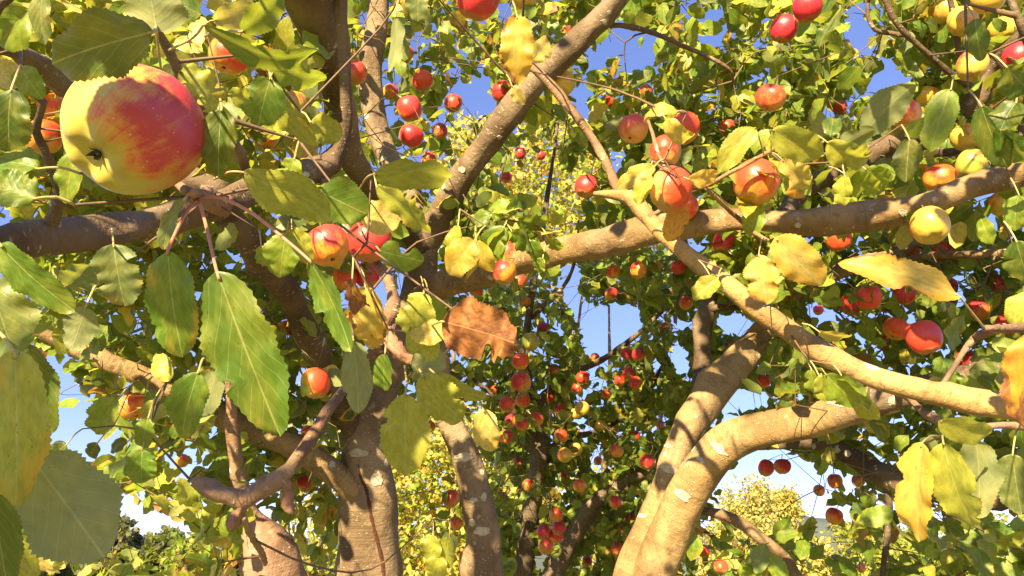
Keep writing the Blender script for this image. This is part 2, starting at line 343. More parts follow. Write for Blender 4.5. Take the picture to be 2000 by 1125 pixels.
# ------------------------------------------------------------ apples
def apple_mesh(name, seed, nu, nv, ob=1.0):
    g = np.random.default_rng(seed); V = []; F4 = []; ph = g.uniform(0, 6.28, 4); lob = g.uniform(.015, .04); lean = g.uniform(-.10, .10)
    for k in range(nv + 1):
        f = math.pi * k / nv; ct, st = math.cos(f), math.sin(f)
        for j in range(nu):
            a = 2 * math.pi * j / nu
            r = 1 + lob * math.cos(5 * a + ph[0]) * (.35 + .65 * (ct < 0) * ct * ct) + .02 * math.cos(2 * a + ph[1]) + .012 * math.cos(3 * a + ph[2])
            rr = st ** .88 * r * (1 + .06 * ct); zz = ct * .92 * ob - .30 * math.exp(-(st / .30) ** 2) * (1 if ct > 0 else 0) + .20 * math.exp(-(st / .26) ** 2) * (1 if ct < 0 else 0)
            zz += .035 * math.cos(5 * a + ph[0]) * math.exp(-((st - .38) / .16) ** 2) * (1 if ct < 0 else .3) * (-1)
            V.append((rr * math.cos(a) + lean * zz * .4, rr * math.sin(a), zz))
    for k in range(nv):
        for j in range(nu): F4.append((k * nu + j, (k + 1) * nu + j, (k + 1) * nu + (j + 1) % nu, k * nu + (j + 1) % nu))
    me = mesh_np(name, V, F4); me.materials.append(M_APPLE); return me
def calyx_mesh(seed):
    g = np.random.default_rng(seed); V = []; T = []
    for k in range(5):
        a = 2 * math.pi * k / 5 + g.uniform(-.15, .15); s = g.uniform(.10, .15)
        for (r, w_, z) in ((.03, .030, -.70), (.075, .042, -.74), (s, .004, -.79 - g.uniform(0, .05))):
            for sg in (-1, 1): V.append((r * math.cos(a) - sg * w_ * math.sin(a), r * math.sin(a) + sg * w_ * math.cos(a), z))
        b = k * 6; T += [(b, b + 1, b + 3, b + 2), (b + 2, b + 3, b + 5, b + 4)]
    b = len(V)
    for k in range(8): V.append((.065 * math.cos(k * .785), .065 * math.sin(k * .785), -.715))
    for k in range(8): V.append((.02 * math.cos(k * .785), .02 * math.sin(k * .785), -.77))
    for k in range(8): T.append((b + k, b + (k + 1) % 8, b + 8 + (k + 1) % 8, b + 8 + k))
    me = mesh_np('calyx', V, T); me.materials.append(M_CALYX); return me
def stalk_mesh(seed):
    g = random.Random(seed); L_ = g.uniform(.5, .85); bx = g.uniform(-.15, .15)
    pts = [(0, 0, .55, 0), (bx * .2, 0, .8, 0), (bx, .05, .62 + L_, 0)]
    a = catmull(pts, .12)[:, :3]; V, Q, uv = tube_arrays(a, np.linspace(.035, .05, len(a)), 6); me = quads_to_mesh('stalk', V, Q, uv, M_ASTALK); return me, a[-1]
AM = [apple_mesh('apple', 50 + i, 28, 20, ob) for i, ob in enumerate((1.05, 1.14, .98, 1.08))]; AH = apple_mesh('apple', 91, 96, 72, .98)
CM = [calyx_mesh(i) for i in range(3)]; SM = [stalk_mesh(i) for i in range(4)]
# ground colour and blush amount
AC = {'R': ((.64, .28, .05), .50), 'C': ((.55, .10, .05), .80), 'O': ((.66, .28, .04), .26), 'Y': ((.62, .42, .07), .08), 'G': ((.34, .38, .06), .02), 'P': ((.72, .36, .13), .40), 'B': ((.42, .38, .085), .24)}
NA = 0
def apple(x, y, wpx, code, label, tree='A', group='apples hanging on the near tree', D=None, caly=None, hero=False, hpx=None, blush=None, d=None):
    global NA; NA += 1; g = random.Random(NA * 17 + 3)
    D = D or (.066 if wpx > 34 else .056) * g.uniform(.95, 1.05); d = d or F * D / wpx; r = D / 2
    c = P(x, y, d); vz = (CAM - c).normalized(); vx = UP.cross(vz).normalized(); vy = vz.cross(vx)
    def lv(a, b_, c_): return vx * a + vy * b_ + vz * c_
    cl = lv(*(caly or (g.uniform(-.5, .5), -1.0, g.uniform(.1, .85)))).normalized()
    zax = -cl; col, am = AC[code]
    bd = lv(*(blush or (g.uniform(-1, 1), g.uniform(.0, .9), g.uniform(.2, 1)))); xa = (bd - zax * bd.dot(zax)).normalized(); ya = zax.cross(xa)
    mi = NA % 4; me = AH if hero else AM[mi]
    o = link('apple', me); s = r; f1, f2 = (1, 1) if hero else (g.uniform(.90, 1.03), g.uniform(.94, 1.06)); o.pass_index = 1 if hero else 0; xa *= f1; ya *= f2; sz = s * ((hpx / wpx) if hpx else 1)
    o.matrix_world = Matrix(((xa.x * s, ya.x * s, zax.x * sz, c.x), (xa.y * s, ya.y * s, zax.y * sz, c.y), (xa.z * s, ya.z * s, zax.z * sz, c.z), (0, 0, 0, 1)))
    k = g.uniform(.9, 1.08); o.color = (col[0] * k, col[1] * k, col[2], am + g.uniform(-.08, .08))
    tag(o, label, 'apple', group)
    if wpx >= 20: link('calyx', CM[NA % 3], o)
    sm, end = SM[mi]; link('stalk', sm, o)
    e = c + xa * s * end[0] + ya * s * end[1] + zax * sz * end[2]
    ATTACH.append((tree, e, 2 if wpx < 200 else 0)); CLEAR.append((x, y, wpx * .5 + (9 if wpx > 30 else 4), d - r)); return o
from mathutils.bvhtree import BVHTree
BVH = {}
def scar(x, y, d, wpx, hpx, rot, parent):
    """a flat pad that follows the round of the limb it lies on"""
    if parent.name not in BVH: BVH[parent.name] = BVHTree.FromPolygons([v.co[:] for v in parent.data.vertices], [p.vertices[:] for p in parent.data.polygons])
    bvh = BVH[parent.name]; V = []; Q = []; n = 20; g = np.random.default_rng(int(x)); wob = 1 + .15 * g.normal(size=n); a = math.radians(rot)
    def put(u, v, h):
        px = x + (u * math.cos(a) * wpx + v * math.sin(a) * hpx) / 2; py = y - (u * math.sin(a) * wpx - v * math.cos(a) * hpx) / 2
        r = (P(px, py, 1.0) - CAM).normalized(); hit, nor, _, _ = bvh.ray_cast(CAM, r)
        if hit is None: return None
        if nor.dot(r) > 0: nor = -nor
        return tuple(hit + nor * h)
    last = P(x, y, d)
    for rr, h in ((1.0, -.0012), (.95, .0012), (.8, .0020), (.66, .0008), (.3, .0010)):
        for j in range(n):
            t = 2 * math.pi * j / n; q = put(rr * wob[j] * math.cos(t), rr * wob[j] * math.sin(t), h); q = q or last; V.append(q); last = q
    for k in range(4):
        for j in range(n): Q.append((k * n + j, k * n + (j + 1) % n, (k + 1) * n + (j + 1) % n, (k + 1) * n + j))
    V.append(put(0, 0, .0008) or last); b = 4 * n
    T = [(q[0], q[1], q[2]) for q in Q] + [(q[0], q[2], q[3]) for q in Q] + [(b + j, b + (j + 1) % n, len(V) - 1) for j in range(n)]
    me = mesh_np('bark_scar', V, T); me.materials.append(M_SCAR); o = link('bark_scar', me, parent); return o
# ============================================================ SETTING
def ground_mesh():
    n = 90; s = np.linspace(-1, 1, n); s = np.sign(s) * np.abs(s) ** 3 * 2500; X, Y = np.meshgrid(s, s)
    Z = np.sin(X * .07) * .12 * np.clip(np.hypot(X, Y) / 20, 0, 1) + np.sin(Y * .05 + 1) * .12 * np.clip(np.hypot(X, Y) / 20, 0, 1)
    V = np.stack([X, Y, Z], -1).reshape(-1, 3); i, j = np.meshgrid(np.arange(n - 1), np.arange(n - 1), indexing='ij'); a = (i * n + j).ravel()
    return mesh_np('ground', V, np.stack([a, a + 1, a + n + 1, a + n], 1))
M_GRASS = simple('meadow_grass', (.20, .19, .07), .9, 3, .6, .6, .05)
tag(link('ground', ground_mesh(), None, M_GRASS), kind='structure', label='grassy orchard meadow below the trees')
def hill_mesh():
    n = 160; V = []; Q = []
    for i in range(n + 1):
        x = -900 + 2600 * i / n; u = (x - 430) / 380
        h = 36 + 42 * math.exp(-((x - 330) / 150) ** 2) + 30 * math.exp(-((x - 800) / 260) ** 2) + 20 * math.exp(-((x + 420) / 260) ** 2) + 3 * math.sin(x * .021) + 1.4 * math.sin(x * .11)
        for (dy, f) in ((0, 0.0), (60, .45), (130, .8), (200, 1.0), (420, .5)): V.append((x, 780 + dy + 30 * math.sin(x * .008), -2 + h * f))
    for i in range(n):
        for k in range(4): a = i * 5 + k; Q.append((a, a + 5, a + 6, a + 1))
    return mesh_np('hills', V, Q)
M_HILL = simple('far_hill', (.085, .11, .10), .95, .02, .4, .2, 1)  # bluish hill colour stands in for distance haze
tag(link('hills', hill_mesh(), None, M_HILL), kind='structure', label='low wooded hills on the horizon')

# leaf clump templates for everything drawn in mass
def low_template(seed):
    g = random.Random(seed); V, Q, U = leaf_arrays(1.0, g.uniform(.54, .66), seed, nv=6, nu=1, curl=g.uniform(-.2, 1.0), fold=g.uniform(.1, .5), twist=g.uniform(-.6, .6), ripple=.07, serr=0, wobble=.10)
    return V, Q, U
LOWT = [low_template(900 + i) for i in range(14)]; V0n = len(LOWT[0][0])
def leaves_mesh(name, O, Yx, Nz, S, col, mat=None):
    """many leaves as one mesh. O origins, Yx axis, Nz normal, S sizes, col rgba"""
    n = len(O); ti = rg.integers(0, len(LOWT), n); T = np.array([t[0] for t in LOWT]); X = np.cross(Yx, Nz)
    t = T[ti]; V = O[:, None, :] + S[:, None, None] * (t[:, :, 0:1] * X[:, None, :] + t[:, :, 1:2] * Yx[:, None, :] + t[:, :, 2:3] * Nz[:, None, :])
    Q = LOWT[0][1][None] + (np.arange(n) * V0n)[:, None, None]; U = np.array([q[2] for q in LOWT])[ti]
    me = mesh_np(name, V.reshape(-1, 3), Q.reshape(-1, 4), uv=U.reshape(-1, 2), col=np.repeat(col, V0n, 0)); me.materials.append(mat or M_FOL); return me
def frames(n, g, up=.35, toward=(0, 0, 0), droop=.5, axis=None):
    a = g.normal(size=(n, 3)); a[:, 2] -= droop * 1.2
    if axis is not None: a = a * .75 + axis
    a /= np.linalg.norm(a, axis=1)[:, None]; b = g.normal(size=(n, 3)) * .8 + np.array([0, 0, up * 1.5]) + np.array(toward)
    b -= a * np.sum(a * b, 1)[:, None]; b /= np.linalg.norm(b, axis=1)[:, None] + 1e-9; return a, b
def pick_cols(n, g, weights, decmax=.5):
    ks = list(weights); pr = np.array([weights[k] for k in ks], float); pr /= pr.sum(); idx = g.choice(len(ks), n, p=pr)
    c = np.array([PAL[k] for k in ks])[idx] * g.uniform(.75, 1.3, (n, 1)); return np.hstack([c, (g.random((n, 1)) ** 2.2) * decmax])

# ---- far trees (treeline at lower left, autumn trees at lower right)
M_FARLEAF = leaf_material('far_foliage', False)
def far_tree(px, top, wpx, dist, weights, label, name='distant_tree', group=None, n=2600, leaf_s=.5, trunk_r=.25, loose=.0):
    top -= 22 if dist > 40 else 0; c = P(px, 1131, dist); x, y = c.x, c.y; H = 1.6 + (1131 - top) / F * dist * 1.07; R = wpx / F * dist / 2
    e = bpy.data.objects.new(name, None); C.objects.link(e); e.location = (x, y, 0); tag(e, label, 'tree', group)
    g = np.random.default_rng(int(px * 3 + top)); 
    rows = [(0, 0, -.2, trunk_r * 1.3), (g.normal() * .1, 0, H * .25, trunk_r), (g.normal() * .2, 0, H * .55, trunk_r * .6), (0, 0, H * .9, trunk_r * .15)]
    a = catmull(rows, H / 24); V, Q, uv = tube_arrays(a[:, :3], a[:, 3], 8); t = link('trunk', quads_to_mesh('trunk', V, Q, uv, M_BARK), e); t.color = (.2, .16, .12, 1)
    for k in range(9):
        z0 = H * g.uniform(.3, .75); an = g.uniform(0, 6.28); q = R * g.uniform(.5, .9)
        rows = [(0, 0, z0, trunk_r * .4), (q * .5 * math.cos(an), q * .5 * math.sin(an), z0 + H * .08, trunk_r * .25), (q * math.cos(an), q * math.sin(an), z0 + H * .18, trunk_r * .08)]
        a = catmull(rows, H / 20); V, Q, uv = tube_arrays(a[:, :3], a[:, 3], 6); t = link('branch', quads_to_mesh('branch', V, Q, uv, M_BARK), e); t.color = (.2, .16, .12, 1)
    K = 60 if dist > 40 else 26; cc = g.normal(size=(K, 3)); cc /= np.linalg.norm(cc, axis=1)[:, None]; cc *= (g.random((K, 1)) ** .4); cc = cc * [R * .9, R * .9, H * .38] + [0, 0, H * .58]
    cc[:, :2] *= np.clip(1.25 - np.abs(cc[:, 2:3] / H - .45) * 1.1, .3, 1.1)
    id_ = g.integers(0, K, n); O = cc[id_] + g.normal(size=(n, 3)) * R * (.13 + loose); O[:, 2] = np.clip(O[:, 2], H * .08, H)
    ax, nz = frames(n, g, droop=.2); col = pick_cols(n, g, weights, .15)
    cr = link('crown', leaves_mesh('crown', O, ax, nz, g.uniform(.7, 1.3, n) * leaf_s, col, M_FARLEAF), e); cr['kind'] = 'stuff'; return e
DK = {'D': 3, 'G': 2}; AU = {'Y': 2, 'p': 3, 'y': 2, 'l': 1}; OL = {'l': 2, 'y': 1, 'g': 2}
PAL['D2'] = (.022, .036, .045); DK = {'D': 2, 'D2': 4}  # far treeline's blue haze and shade put into its leaf colour
gl = 'trees of the distant treeline'
for a in ((30, 1068, 120, 62, DK, 'dark distant tree at the lower left corner behind the lit leaves'), (120, 1078, 110, 66, DK, 'dark distant tree below the tip of the big grey leaf'), (205, 1040, 120, 58, DK, 'tallest dark distant tree right of the big grey leaf'),
          (255, 1072, 90, 60, DK, 'low dark blue tree beside the tallest distant tree'), (308, 1064, 90, 56, {'G': 2, 'D2': 2, 'g': 1}, 'grey green rounded distant tree in the middle of the treeline'), (368, 1070, 95, 54, OL, 'olive green distant tree left of the leaning lit stump'),
          (425, 1100, 80, 60, DK, 'low dark distant tree just left of the stump'), (490, 1105, 90, 62, DK, 'dark distant tree hidden behind the stump'), (610, 1100, 90, 64, DK, 'dark distant tree between the stump and the central trunk')):
    far_tree(*a, group=gl, n=2200, leaf_s=.55)
gr = 'autumn trees beyond the orchard on the right'
for a in ((1475, 945, 130, 30, {'p': 4, 'u': 2, 'Y': 1}, 'pale bare topped autumn tree against the sky at lower right', .06), (1545, 948, 100, 32, {'Y': 2, 'p': 2, 'y': 2}, 'golden autumn tree right of the pale one against the sky', .03),
          (1440, 1030, 150, 18, AU, 'bright yellow bushy tree beside the leaning double limb', .03), (1560, 1045, 170, 16, AU, 'bright yellow bushy tree below the low hill', .03),
          (1680, 1035, 170, 18, {'y': 3, 'l': 2, 'Y': 1}, 'yellow green bushy tree behind the hanging leafy twigs', .03), (1800, 1030, 170, 20, {'l': 2, 'y': 2}, 'light green bushy tree under the yellow leaf cluster', .03), (1930, 1020, 180, 20, {'l': 2, 'g': 2, 'y': 1}, 'green bushy tree at the lower right corner', .03)):
    far_tree(*a[:-1], group=gr, n=9000, leaf_s=.11 if a[3] < 25 else .14, loose=a[-1] + .03, trunk_r=.12)
# ============================================================ THE TREES
tree_root('A', 'apple_tree', 'near many stemmed apple tree whose limbs fan out across the whole view', (0, 0, 0))
tree_root('B', 'apple_tree', 'second apple tree behind the central stems, dark green with small red apples', (0, 0, 0))
tree_root('C', 'apple_tree', 'farther golden leaved apple tree glowing behind the central trunk', (0, 0, 0))
def BB(x, y, z, r): return (-.12 + x, 2.35 + y, z, r)
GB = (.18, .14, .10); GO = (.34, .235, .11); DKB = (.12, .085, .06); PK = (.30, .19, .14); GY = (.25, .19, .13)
T1 = limb('A', 'trunk', [(722, 1240, 2.2, 124), (718, 1125, 2.2, 116), (716, 1040, 2.2, 106), (714, 980, 2.2, 104), (715, 920, 2.2, 100), (722, 860, 2.2, 92), (740, 800, 2.2, 76), (758, 745, 2.2, 64), (790, 640, 2.2, 58), (822, 550, 2.2, 58), (826, 470, 2.2, 58), (815, 410, 2.2, 52), (780, 350, 2.22, 50), (748, 290, 2.25, 48), (728, 200, 2.3, 46), (722, 130, 2.3, 48), (733, 60, 2.3, 42), (742, -60, 2.3, 38)], GY, down=[BB(-.02, 0, -.2, .22), BB(-.08, -.02, .15, .13), BB(-.2, -.02, .7, .095)], ns=32, rough=.16)
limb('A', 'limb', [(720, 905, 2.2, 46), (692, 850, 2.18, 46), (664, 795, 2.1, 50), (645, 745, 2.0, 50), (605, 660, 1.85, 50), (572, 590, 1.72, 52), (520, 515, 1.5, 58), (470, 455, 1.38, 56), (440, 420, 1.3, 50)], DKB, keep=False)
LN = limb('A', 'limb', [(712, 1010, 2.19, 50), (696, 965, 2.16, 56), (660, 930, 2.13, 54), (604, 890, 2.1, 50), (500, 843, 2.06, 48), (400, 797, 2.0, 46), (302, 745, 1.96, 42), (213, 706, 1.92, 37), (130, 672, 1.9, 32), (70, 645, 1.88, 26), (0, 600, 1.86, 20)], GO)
LL = limb('A', 'limb', thin([(-330, 640, .8, 120), (-160, 530, .85, 104), (-60, 492, .9, 92), (0, 480, .93, 86), (150, 455, 1.03, 78), (300, 435, 1.15, 74), (420, 400, 1.27, 66), (480, 378, 1.32, 62), (540, 360, 1.38, 58), (600, 335, 1.42, 58), (640, 318, 1.46, 52), (664, 285, 1.48, 34), (676, 220, 1.48, 28), (672, 120, 1.46, 28), (668, 20, 1.43, 27), (664, -60, 1.4, 26)], .9), (.13, .09, .06))  # left limb's shade partly put into its dark tint
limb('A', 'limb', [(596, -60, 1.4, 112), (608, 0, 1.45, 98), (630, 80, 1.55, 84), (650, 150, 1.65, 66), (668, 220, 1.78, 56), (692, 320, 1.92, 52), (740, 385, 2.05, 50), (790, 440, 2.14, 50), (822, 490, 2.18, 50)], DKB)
LD = limb('A', 'limb', [(828, 480, 2.2, 48), (858, 420, 2.14, 54), (900, 350, 2.08, 55), (940, 295, 2.04, 55), (985, 235, 2.0, 55), (1030, 178, 1.97, 52), (1068, 138, 1.95, 50), (1110, 98, 1.92, 50), (1150, 58, 1.9, 48), (1200, 5, 1.86, 46), (1250, -60, 1.82, 44)], (.19, .145, .10))
B3 = limb('A', 'limb', [(932, 1200, 2.1, 78), (938, 1125, 2.1, 70), (944, 1060, 2.1, 68), (936, 1000, 2.1, 68), (922, 938, 2.1, 66), (905, 880, 2.1, 60), (884, 832, 2.1, 54), (864, 780, 2.1, 46), (858, 700, 2.1, 44), (848, 640, 2.1, 44), (845, 590, 2.1, 48)], GY, down=[BB(.0, 0, -.2, .2), BB(.0, -.05, .2, .10), BB(-.02, -.1, .8, .072)], ns=28)
LH = limb('A', 'limb', thin([(812, 588, 2.18, 48), (850, 565, 2.1, 62), (890, 552, 2.05, 62), (940, 536, 1.98, 60), (1000, 515, 1.9, 60), (1100, 490, 1.8, 66), (1160, 476, 1.73, 72), (1205, 466, 1.7, 72), (1300, 447, 1.62, 62), (1400, 432, 1.55, 60), (1500, 430, 1.5, 58), (1600, 434, 1.46, 60), (1700, 424, 1.42, 62), (1800, 400, 1.38, 64), (1900, 364, 1.34, 66), (2000, 336, 1.3, 62), (2120, 300, 1.25, 60)], .88), (.27, .18, .08))
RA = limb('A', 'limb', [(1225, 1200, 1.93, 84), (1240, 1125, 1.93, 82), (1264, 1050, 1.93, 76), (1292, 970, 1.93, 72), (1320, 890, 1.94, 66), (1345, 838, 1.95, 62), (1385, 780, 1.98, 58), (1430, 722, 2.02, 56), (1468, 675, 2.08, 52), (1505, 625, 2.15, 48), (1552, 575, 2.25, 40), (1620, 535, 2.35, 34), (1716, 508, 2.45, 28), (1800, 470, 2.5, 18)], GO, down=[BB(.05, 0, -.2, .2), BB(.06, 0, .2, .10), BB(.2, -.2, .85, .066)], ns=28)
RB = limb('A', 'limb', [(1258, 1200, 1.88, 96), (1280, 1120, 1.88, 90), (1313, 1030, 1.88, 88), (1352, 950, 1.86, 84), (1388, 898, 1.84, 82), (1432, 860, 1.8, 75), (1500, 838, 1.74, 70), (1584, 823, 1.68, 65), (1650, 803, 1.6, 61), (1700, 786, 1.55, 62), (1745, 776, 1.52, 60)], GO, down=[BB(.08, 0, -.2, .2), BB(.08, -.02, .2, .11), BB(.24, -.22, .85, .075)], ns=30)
limb('A', 'limb', [(1715, 783, 1.54, 54), (1760, 772, 1.5, 54), (1830, 755, 1.46, 54), (1900, 738, 1.42, 56), (1960, 720, 1.4, 58), (2040, 705, 1.34, 60), (2140, 690, 1.2, 66)], DKB, keep=False)  # far run of the golden limb, its shade put into a darker tint
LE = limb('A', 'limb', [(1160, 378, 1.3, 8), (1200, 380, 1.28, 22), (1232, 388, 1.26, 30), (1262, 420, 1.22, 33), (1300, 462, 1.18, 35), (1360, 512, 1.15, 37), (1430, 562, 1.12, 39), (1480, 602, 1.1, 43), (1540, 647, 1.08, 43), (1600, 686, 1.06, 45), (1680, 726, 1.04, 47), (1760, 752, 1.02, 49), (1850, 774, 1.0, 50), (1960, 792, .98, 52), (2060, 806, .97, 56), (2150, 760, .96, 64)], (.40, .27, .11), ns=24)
limb('A', 'branch', [(1222, 392, 1.27, 24), (1205, 368, 1.28, 19), (1190, 330, 1.3, 17), (1160, 275, 1.32, 18), (1120, 220, 1.33, 18), (1078, 168, 1.34, 19), (1050, 140, 1.34, 18), (1028, 118, 1.34, 14), (1008, 92, 1.34, 8)], (.26, .16, .10), ns=14)
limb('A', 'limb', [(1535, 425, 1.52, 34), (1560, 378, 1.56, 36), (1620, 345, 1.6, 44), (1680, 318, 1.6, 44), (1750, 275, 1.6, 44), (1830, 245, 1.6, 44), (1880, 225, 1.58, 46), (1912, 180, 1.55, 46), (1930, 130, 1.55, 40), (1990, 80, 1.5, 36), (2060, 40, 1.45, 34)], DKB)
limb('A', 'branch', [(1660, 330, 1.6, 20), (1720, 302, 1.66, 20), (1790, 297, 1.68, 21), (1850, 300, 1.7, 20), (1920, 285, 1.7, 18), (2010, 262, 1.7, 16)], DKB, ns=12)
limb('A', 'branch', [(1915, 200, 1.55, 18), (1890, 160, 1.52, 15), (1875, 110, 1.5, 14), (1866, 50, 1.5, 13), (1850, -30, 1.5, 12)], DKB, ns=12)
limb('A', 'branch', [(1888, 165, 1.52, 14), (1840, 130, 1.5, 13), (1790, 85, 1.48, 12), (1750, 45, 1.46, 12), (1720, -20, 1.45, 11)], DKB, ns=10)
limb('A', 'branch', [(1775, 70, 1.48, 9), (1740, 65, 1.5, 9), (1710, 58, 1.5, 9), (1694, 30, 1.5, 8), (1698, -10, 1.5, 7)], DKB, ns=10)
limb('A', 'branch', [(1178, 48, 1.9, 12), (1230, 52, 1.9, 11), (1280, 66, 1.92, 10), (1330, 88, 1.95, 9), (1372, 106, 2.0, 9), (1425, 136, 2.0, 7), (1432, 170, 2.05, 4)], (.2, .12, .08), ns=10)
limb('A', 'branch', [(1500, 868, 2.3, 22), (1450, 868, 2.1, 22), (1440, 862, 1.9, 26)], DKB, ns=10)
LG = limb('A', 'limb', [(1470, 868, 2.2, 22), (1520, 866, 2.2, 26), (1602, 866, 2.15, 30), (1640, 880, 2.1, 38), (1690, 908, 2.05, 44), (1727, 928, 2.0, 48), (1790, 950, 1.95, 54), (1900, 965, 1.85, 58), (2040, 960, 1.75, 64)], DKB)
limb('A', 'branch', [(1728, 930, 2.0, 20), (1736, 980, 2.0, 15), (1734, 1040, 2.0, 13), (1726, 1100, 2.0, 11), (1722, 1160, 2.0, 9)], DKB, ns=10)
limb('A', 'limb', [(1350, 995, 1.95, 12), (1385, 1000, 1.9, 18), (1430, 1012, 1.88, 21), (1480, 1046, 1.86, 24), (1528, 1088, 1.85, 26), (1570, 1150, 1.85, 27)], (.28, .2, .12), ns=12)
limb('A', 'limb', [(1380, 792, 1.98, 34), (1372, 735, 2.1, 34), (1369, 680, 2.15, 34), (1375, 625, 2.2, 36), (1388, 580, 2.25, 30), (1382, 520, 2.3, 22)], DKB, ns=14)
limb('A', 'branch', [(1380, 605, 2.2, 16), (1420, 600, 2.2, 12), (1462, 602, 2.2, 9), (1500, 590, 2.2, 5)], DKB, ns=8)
A0 = limb('A', 'limb', [(540, 1230, 1.9, 126), (528, 1130, 1.9, 116), (522, 1085, 1.9, 106), (508, 1050, 1.9, 84), (488, 1015, 1.9, 52), (470, 965, 1.88, 40), (462, 905, 1.86, 30), (452, 830, 1.84, 26), (450, 760, 1.82, 20), (430, 690, 1.8, 12)], PK, down=[BB(-.05, 0, -.2, .2), BB(-.12, -.04, .2, .11), BB(-.45, -.2, .95, .085)], ns=26)
# knotty spurs in the middle
JJ = limb('A', 'branch', [(372, 938, 1.0, 6), (385, 942, 1.0, 26), (410, 952, 1.0, 36), (440, 968, 1.0, 34), (470, 976, 1.0, 42), (500, 962, 1.0, 40), (545, 932, 1.0, 37), (585, 893, 1.01, 28), (622, 830, 1.03, 24), (655, 780, 1.06, 20), (690, 742, 1.1, 18), (712, 705, 1.12, 24), (735, 682, 1.12, 24), (757, 628, 1.12, 29), (767, 588, 1.13, 26), (762, 552, 1.14, 24), (738, 518, 1.16, 19), (706, 492, 1.2, 16), (680, 452, 1.28, 15), (650, 400, 1.38, 15), (630, 350, 1.44, 18)], (.27, .165, .115), ns=16, knots=[(.03, 1, .4, .8), (.07, 3, .5, .9), (.12, 5, .4, .8), (.16, 2, .35, .8), (.2, .5, .4, 1), (.24, 4, .5, 1), (.28, 1, .3, .8), (.55, 2, .5, .9), (.62, 4, .5, .9), (.7, 1, .35, .9), (.85, 3, .4, 1)])
limb('A', 'spur', [(480, 972, 1.0, 38), (468, 1000, 1.0, 30), (456, 1022, 1.0, 22), (452, 1034, 1.0, 10)], (.24, .14, .10), ns=14, mat=M_SPUR, rough=.3)
limb('A', 'spur', [(553, 930, 1.0, 26), (562, 960, 1.0, 22), (560, 985, 1.0, 20), (572, 1002, 1.0, 12)], (.2, .12, .09), ns=12, mat=M_SPUR, rough=.3)
limb('A', 'spur', [(755, 634, 1.12, 20), (766, 668, 1.11, 22), (778, 688, 1.1, 26), (800, 700, 1.1, 24), (822, 712, 1.1, 22), (834, 712, 1.1, 10)], (.24, .14, .10), ns=14, mat=M_SPUR, rough=.45)
limb('A', 'spur', [(745, 650, 1.12, 18), (715, 646, 1.12, 16), (690, 642, 1.12, 14), (678, 632, 1.12, 8)], (.2, .12, .09), ns=10, mat=M_SPUR, rough=.25)
limb('A', 'twig', [(474, 1010, 1.0, 14), (485, 1035, 1.05, 14), (500, 1062, 1.2, 13), (512, 1082, 1.5, 12), (518, 1100, 1.8, 10)], (.34, .23, .14), ns=10)
# hub of the big apple and its leaves, reaching forward from the left limb
limb('A', 'spur', [(432, 402, 1.27, 34), (418, 395, .9, 34), (404, 386, .60, 38), (394, 383, .50, 30), (386, 382, .455, 24), (380, 378, .43, 18)], (.30, .16, .12), ns=14, mat=M_SPUR, rough=.25)
limb('A', 'spur', [(400, 385, .52, 26), (372, 378, .50, 22), (352, 362, .52, 18), (335, 350, .55, 12)], (.22, .13, .1), ns=10, mat=M_SPUR, keep=False)
limb('A', 'branch', [(485, 350, 1.34, 20), (470, 300, 1.1, 22), (440, 265, .95, 22), (400, 225, .8, 22), (370, 185, .72, 22), (330, 100, .64, 20), (300, 40, .6, 18), (280, -60, .55, 16)], DKB, ns=12, keep=False)
limb('A', 'branch', [(95, 455, 1.0, 28), (112, 400, .95, 26), (118, 370, .9, 22), (90, 300, .8, 18), (70, 250, .72, 15), (85, 200, .68, 14), (40, 175, .66, 11), (0, 165, .64, 9)], DKB, ns=12, keep=False)
limb('A', 'branch', [(-40, 60, 1.0, 34), (40, 105, 1.15, 40), (100, 150, 1.25, 44), (140, 180, 1.3, 46), (230, 240, 1.4, 46), (330, 320, 1.4, 46), (440, 375, 1.36, 44)], DKB, ns=12, keep=False)
# carrying branches just outside the frame, left and right
limb('A', 'branch', [(-150, 525, .86, 60), (-150, 600, .62, 40), (-110, 680, .5, 30), (-70, 780, .44, 26), (-60, 900, .42, 24), (-80, 1020, .42, 20), (-120, 1150, .42, 12)], DKB, ns=12, keep=False)
limb('A', 'branch', [(-200, 560, .84, 60), (-220, 400, .62, 40), (-140, 260, .5, 30), (-60, 120, .46, 24), (0, 10, .44, 20), (120, -80, .44, 14)], DKB, ns=12, keep=False)
limb('A', 'branch', [(2120, 680, 1.0, 60), (2060, 645, .85, 34), (2000, 640, .8, 22), (1960, 642, .78, 16), (1925, 640, .76, 12)], (.22, .13, .1), ns=12)
limb('A', 'branch', [(2110, 770, .96, 50), (2040, 830, .85, 26), (1960, 830, .82, 14), (1880, 840, .8, 12), (1842, 850, .8, 10)], (.3, .18, .12), ns=12, keep=False)
limb('A', 'branch', [(2100, 310, 1.25, 50), (2060, 220, 1.05, 36), (2030, 130, .95, 26), (2000, 60, .9, 18), (1960, -30, .9, 12)], DKB, ns=12, keep=False)
limb('A', 'branch', [(1752, 768, 1.5, 14), (1772, 776, 1.3, 13), (1800, 802, 1.2, 15), (1822, 815, 1.15, 22), (1832, 820, 1.12, 12)], PK, ns=10)
limb('A', 'spur', [(1840, 752, 1.02, 10), (1856, 728, 1.03, 11), (1880, 690, 1.05, 12), (1905, 660, 1.07, 16), (1930, 648, 1.0, 20), (1960, 640, .9, 20)], PK, ns=10, keep=False)
limb('A', 'twig', [(1320, 375, 1.1, 4), (1375, 365, 1.08, 7), (1412, 345, 1.06, 8), (1450, 325, 1.05, 9), (1490, 303, 1.04, 9), (1512, 290, 1.04, 6)], (.4, .2, .1), ns=8)
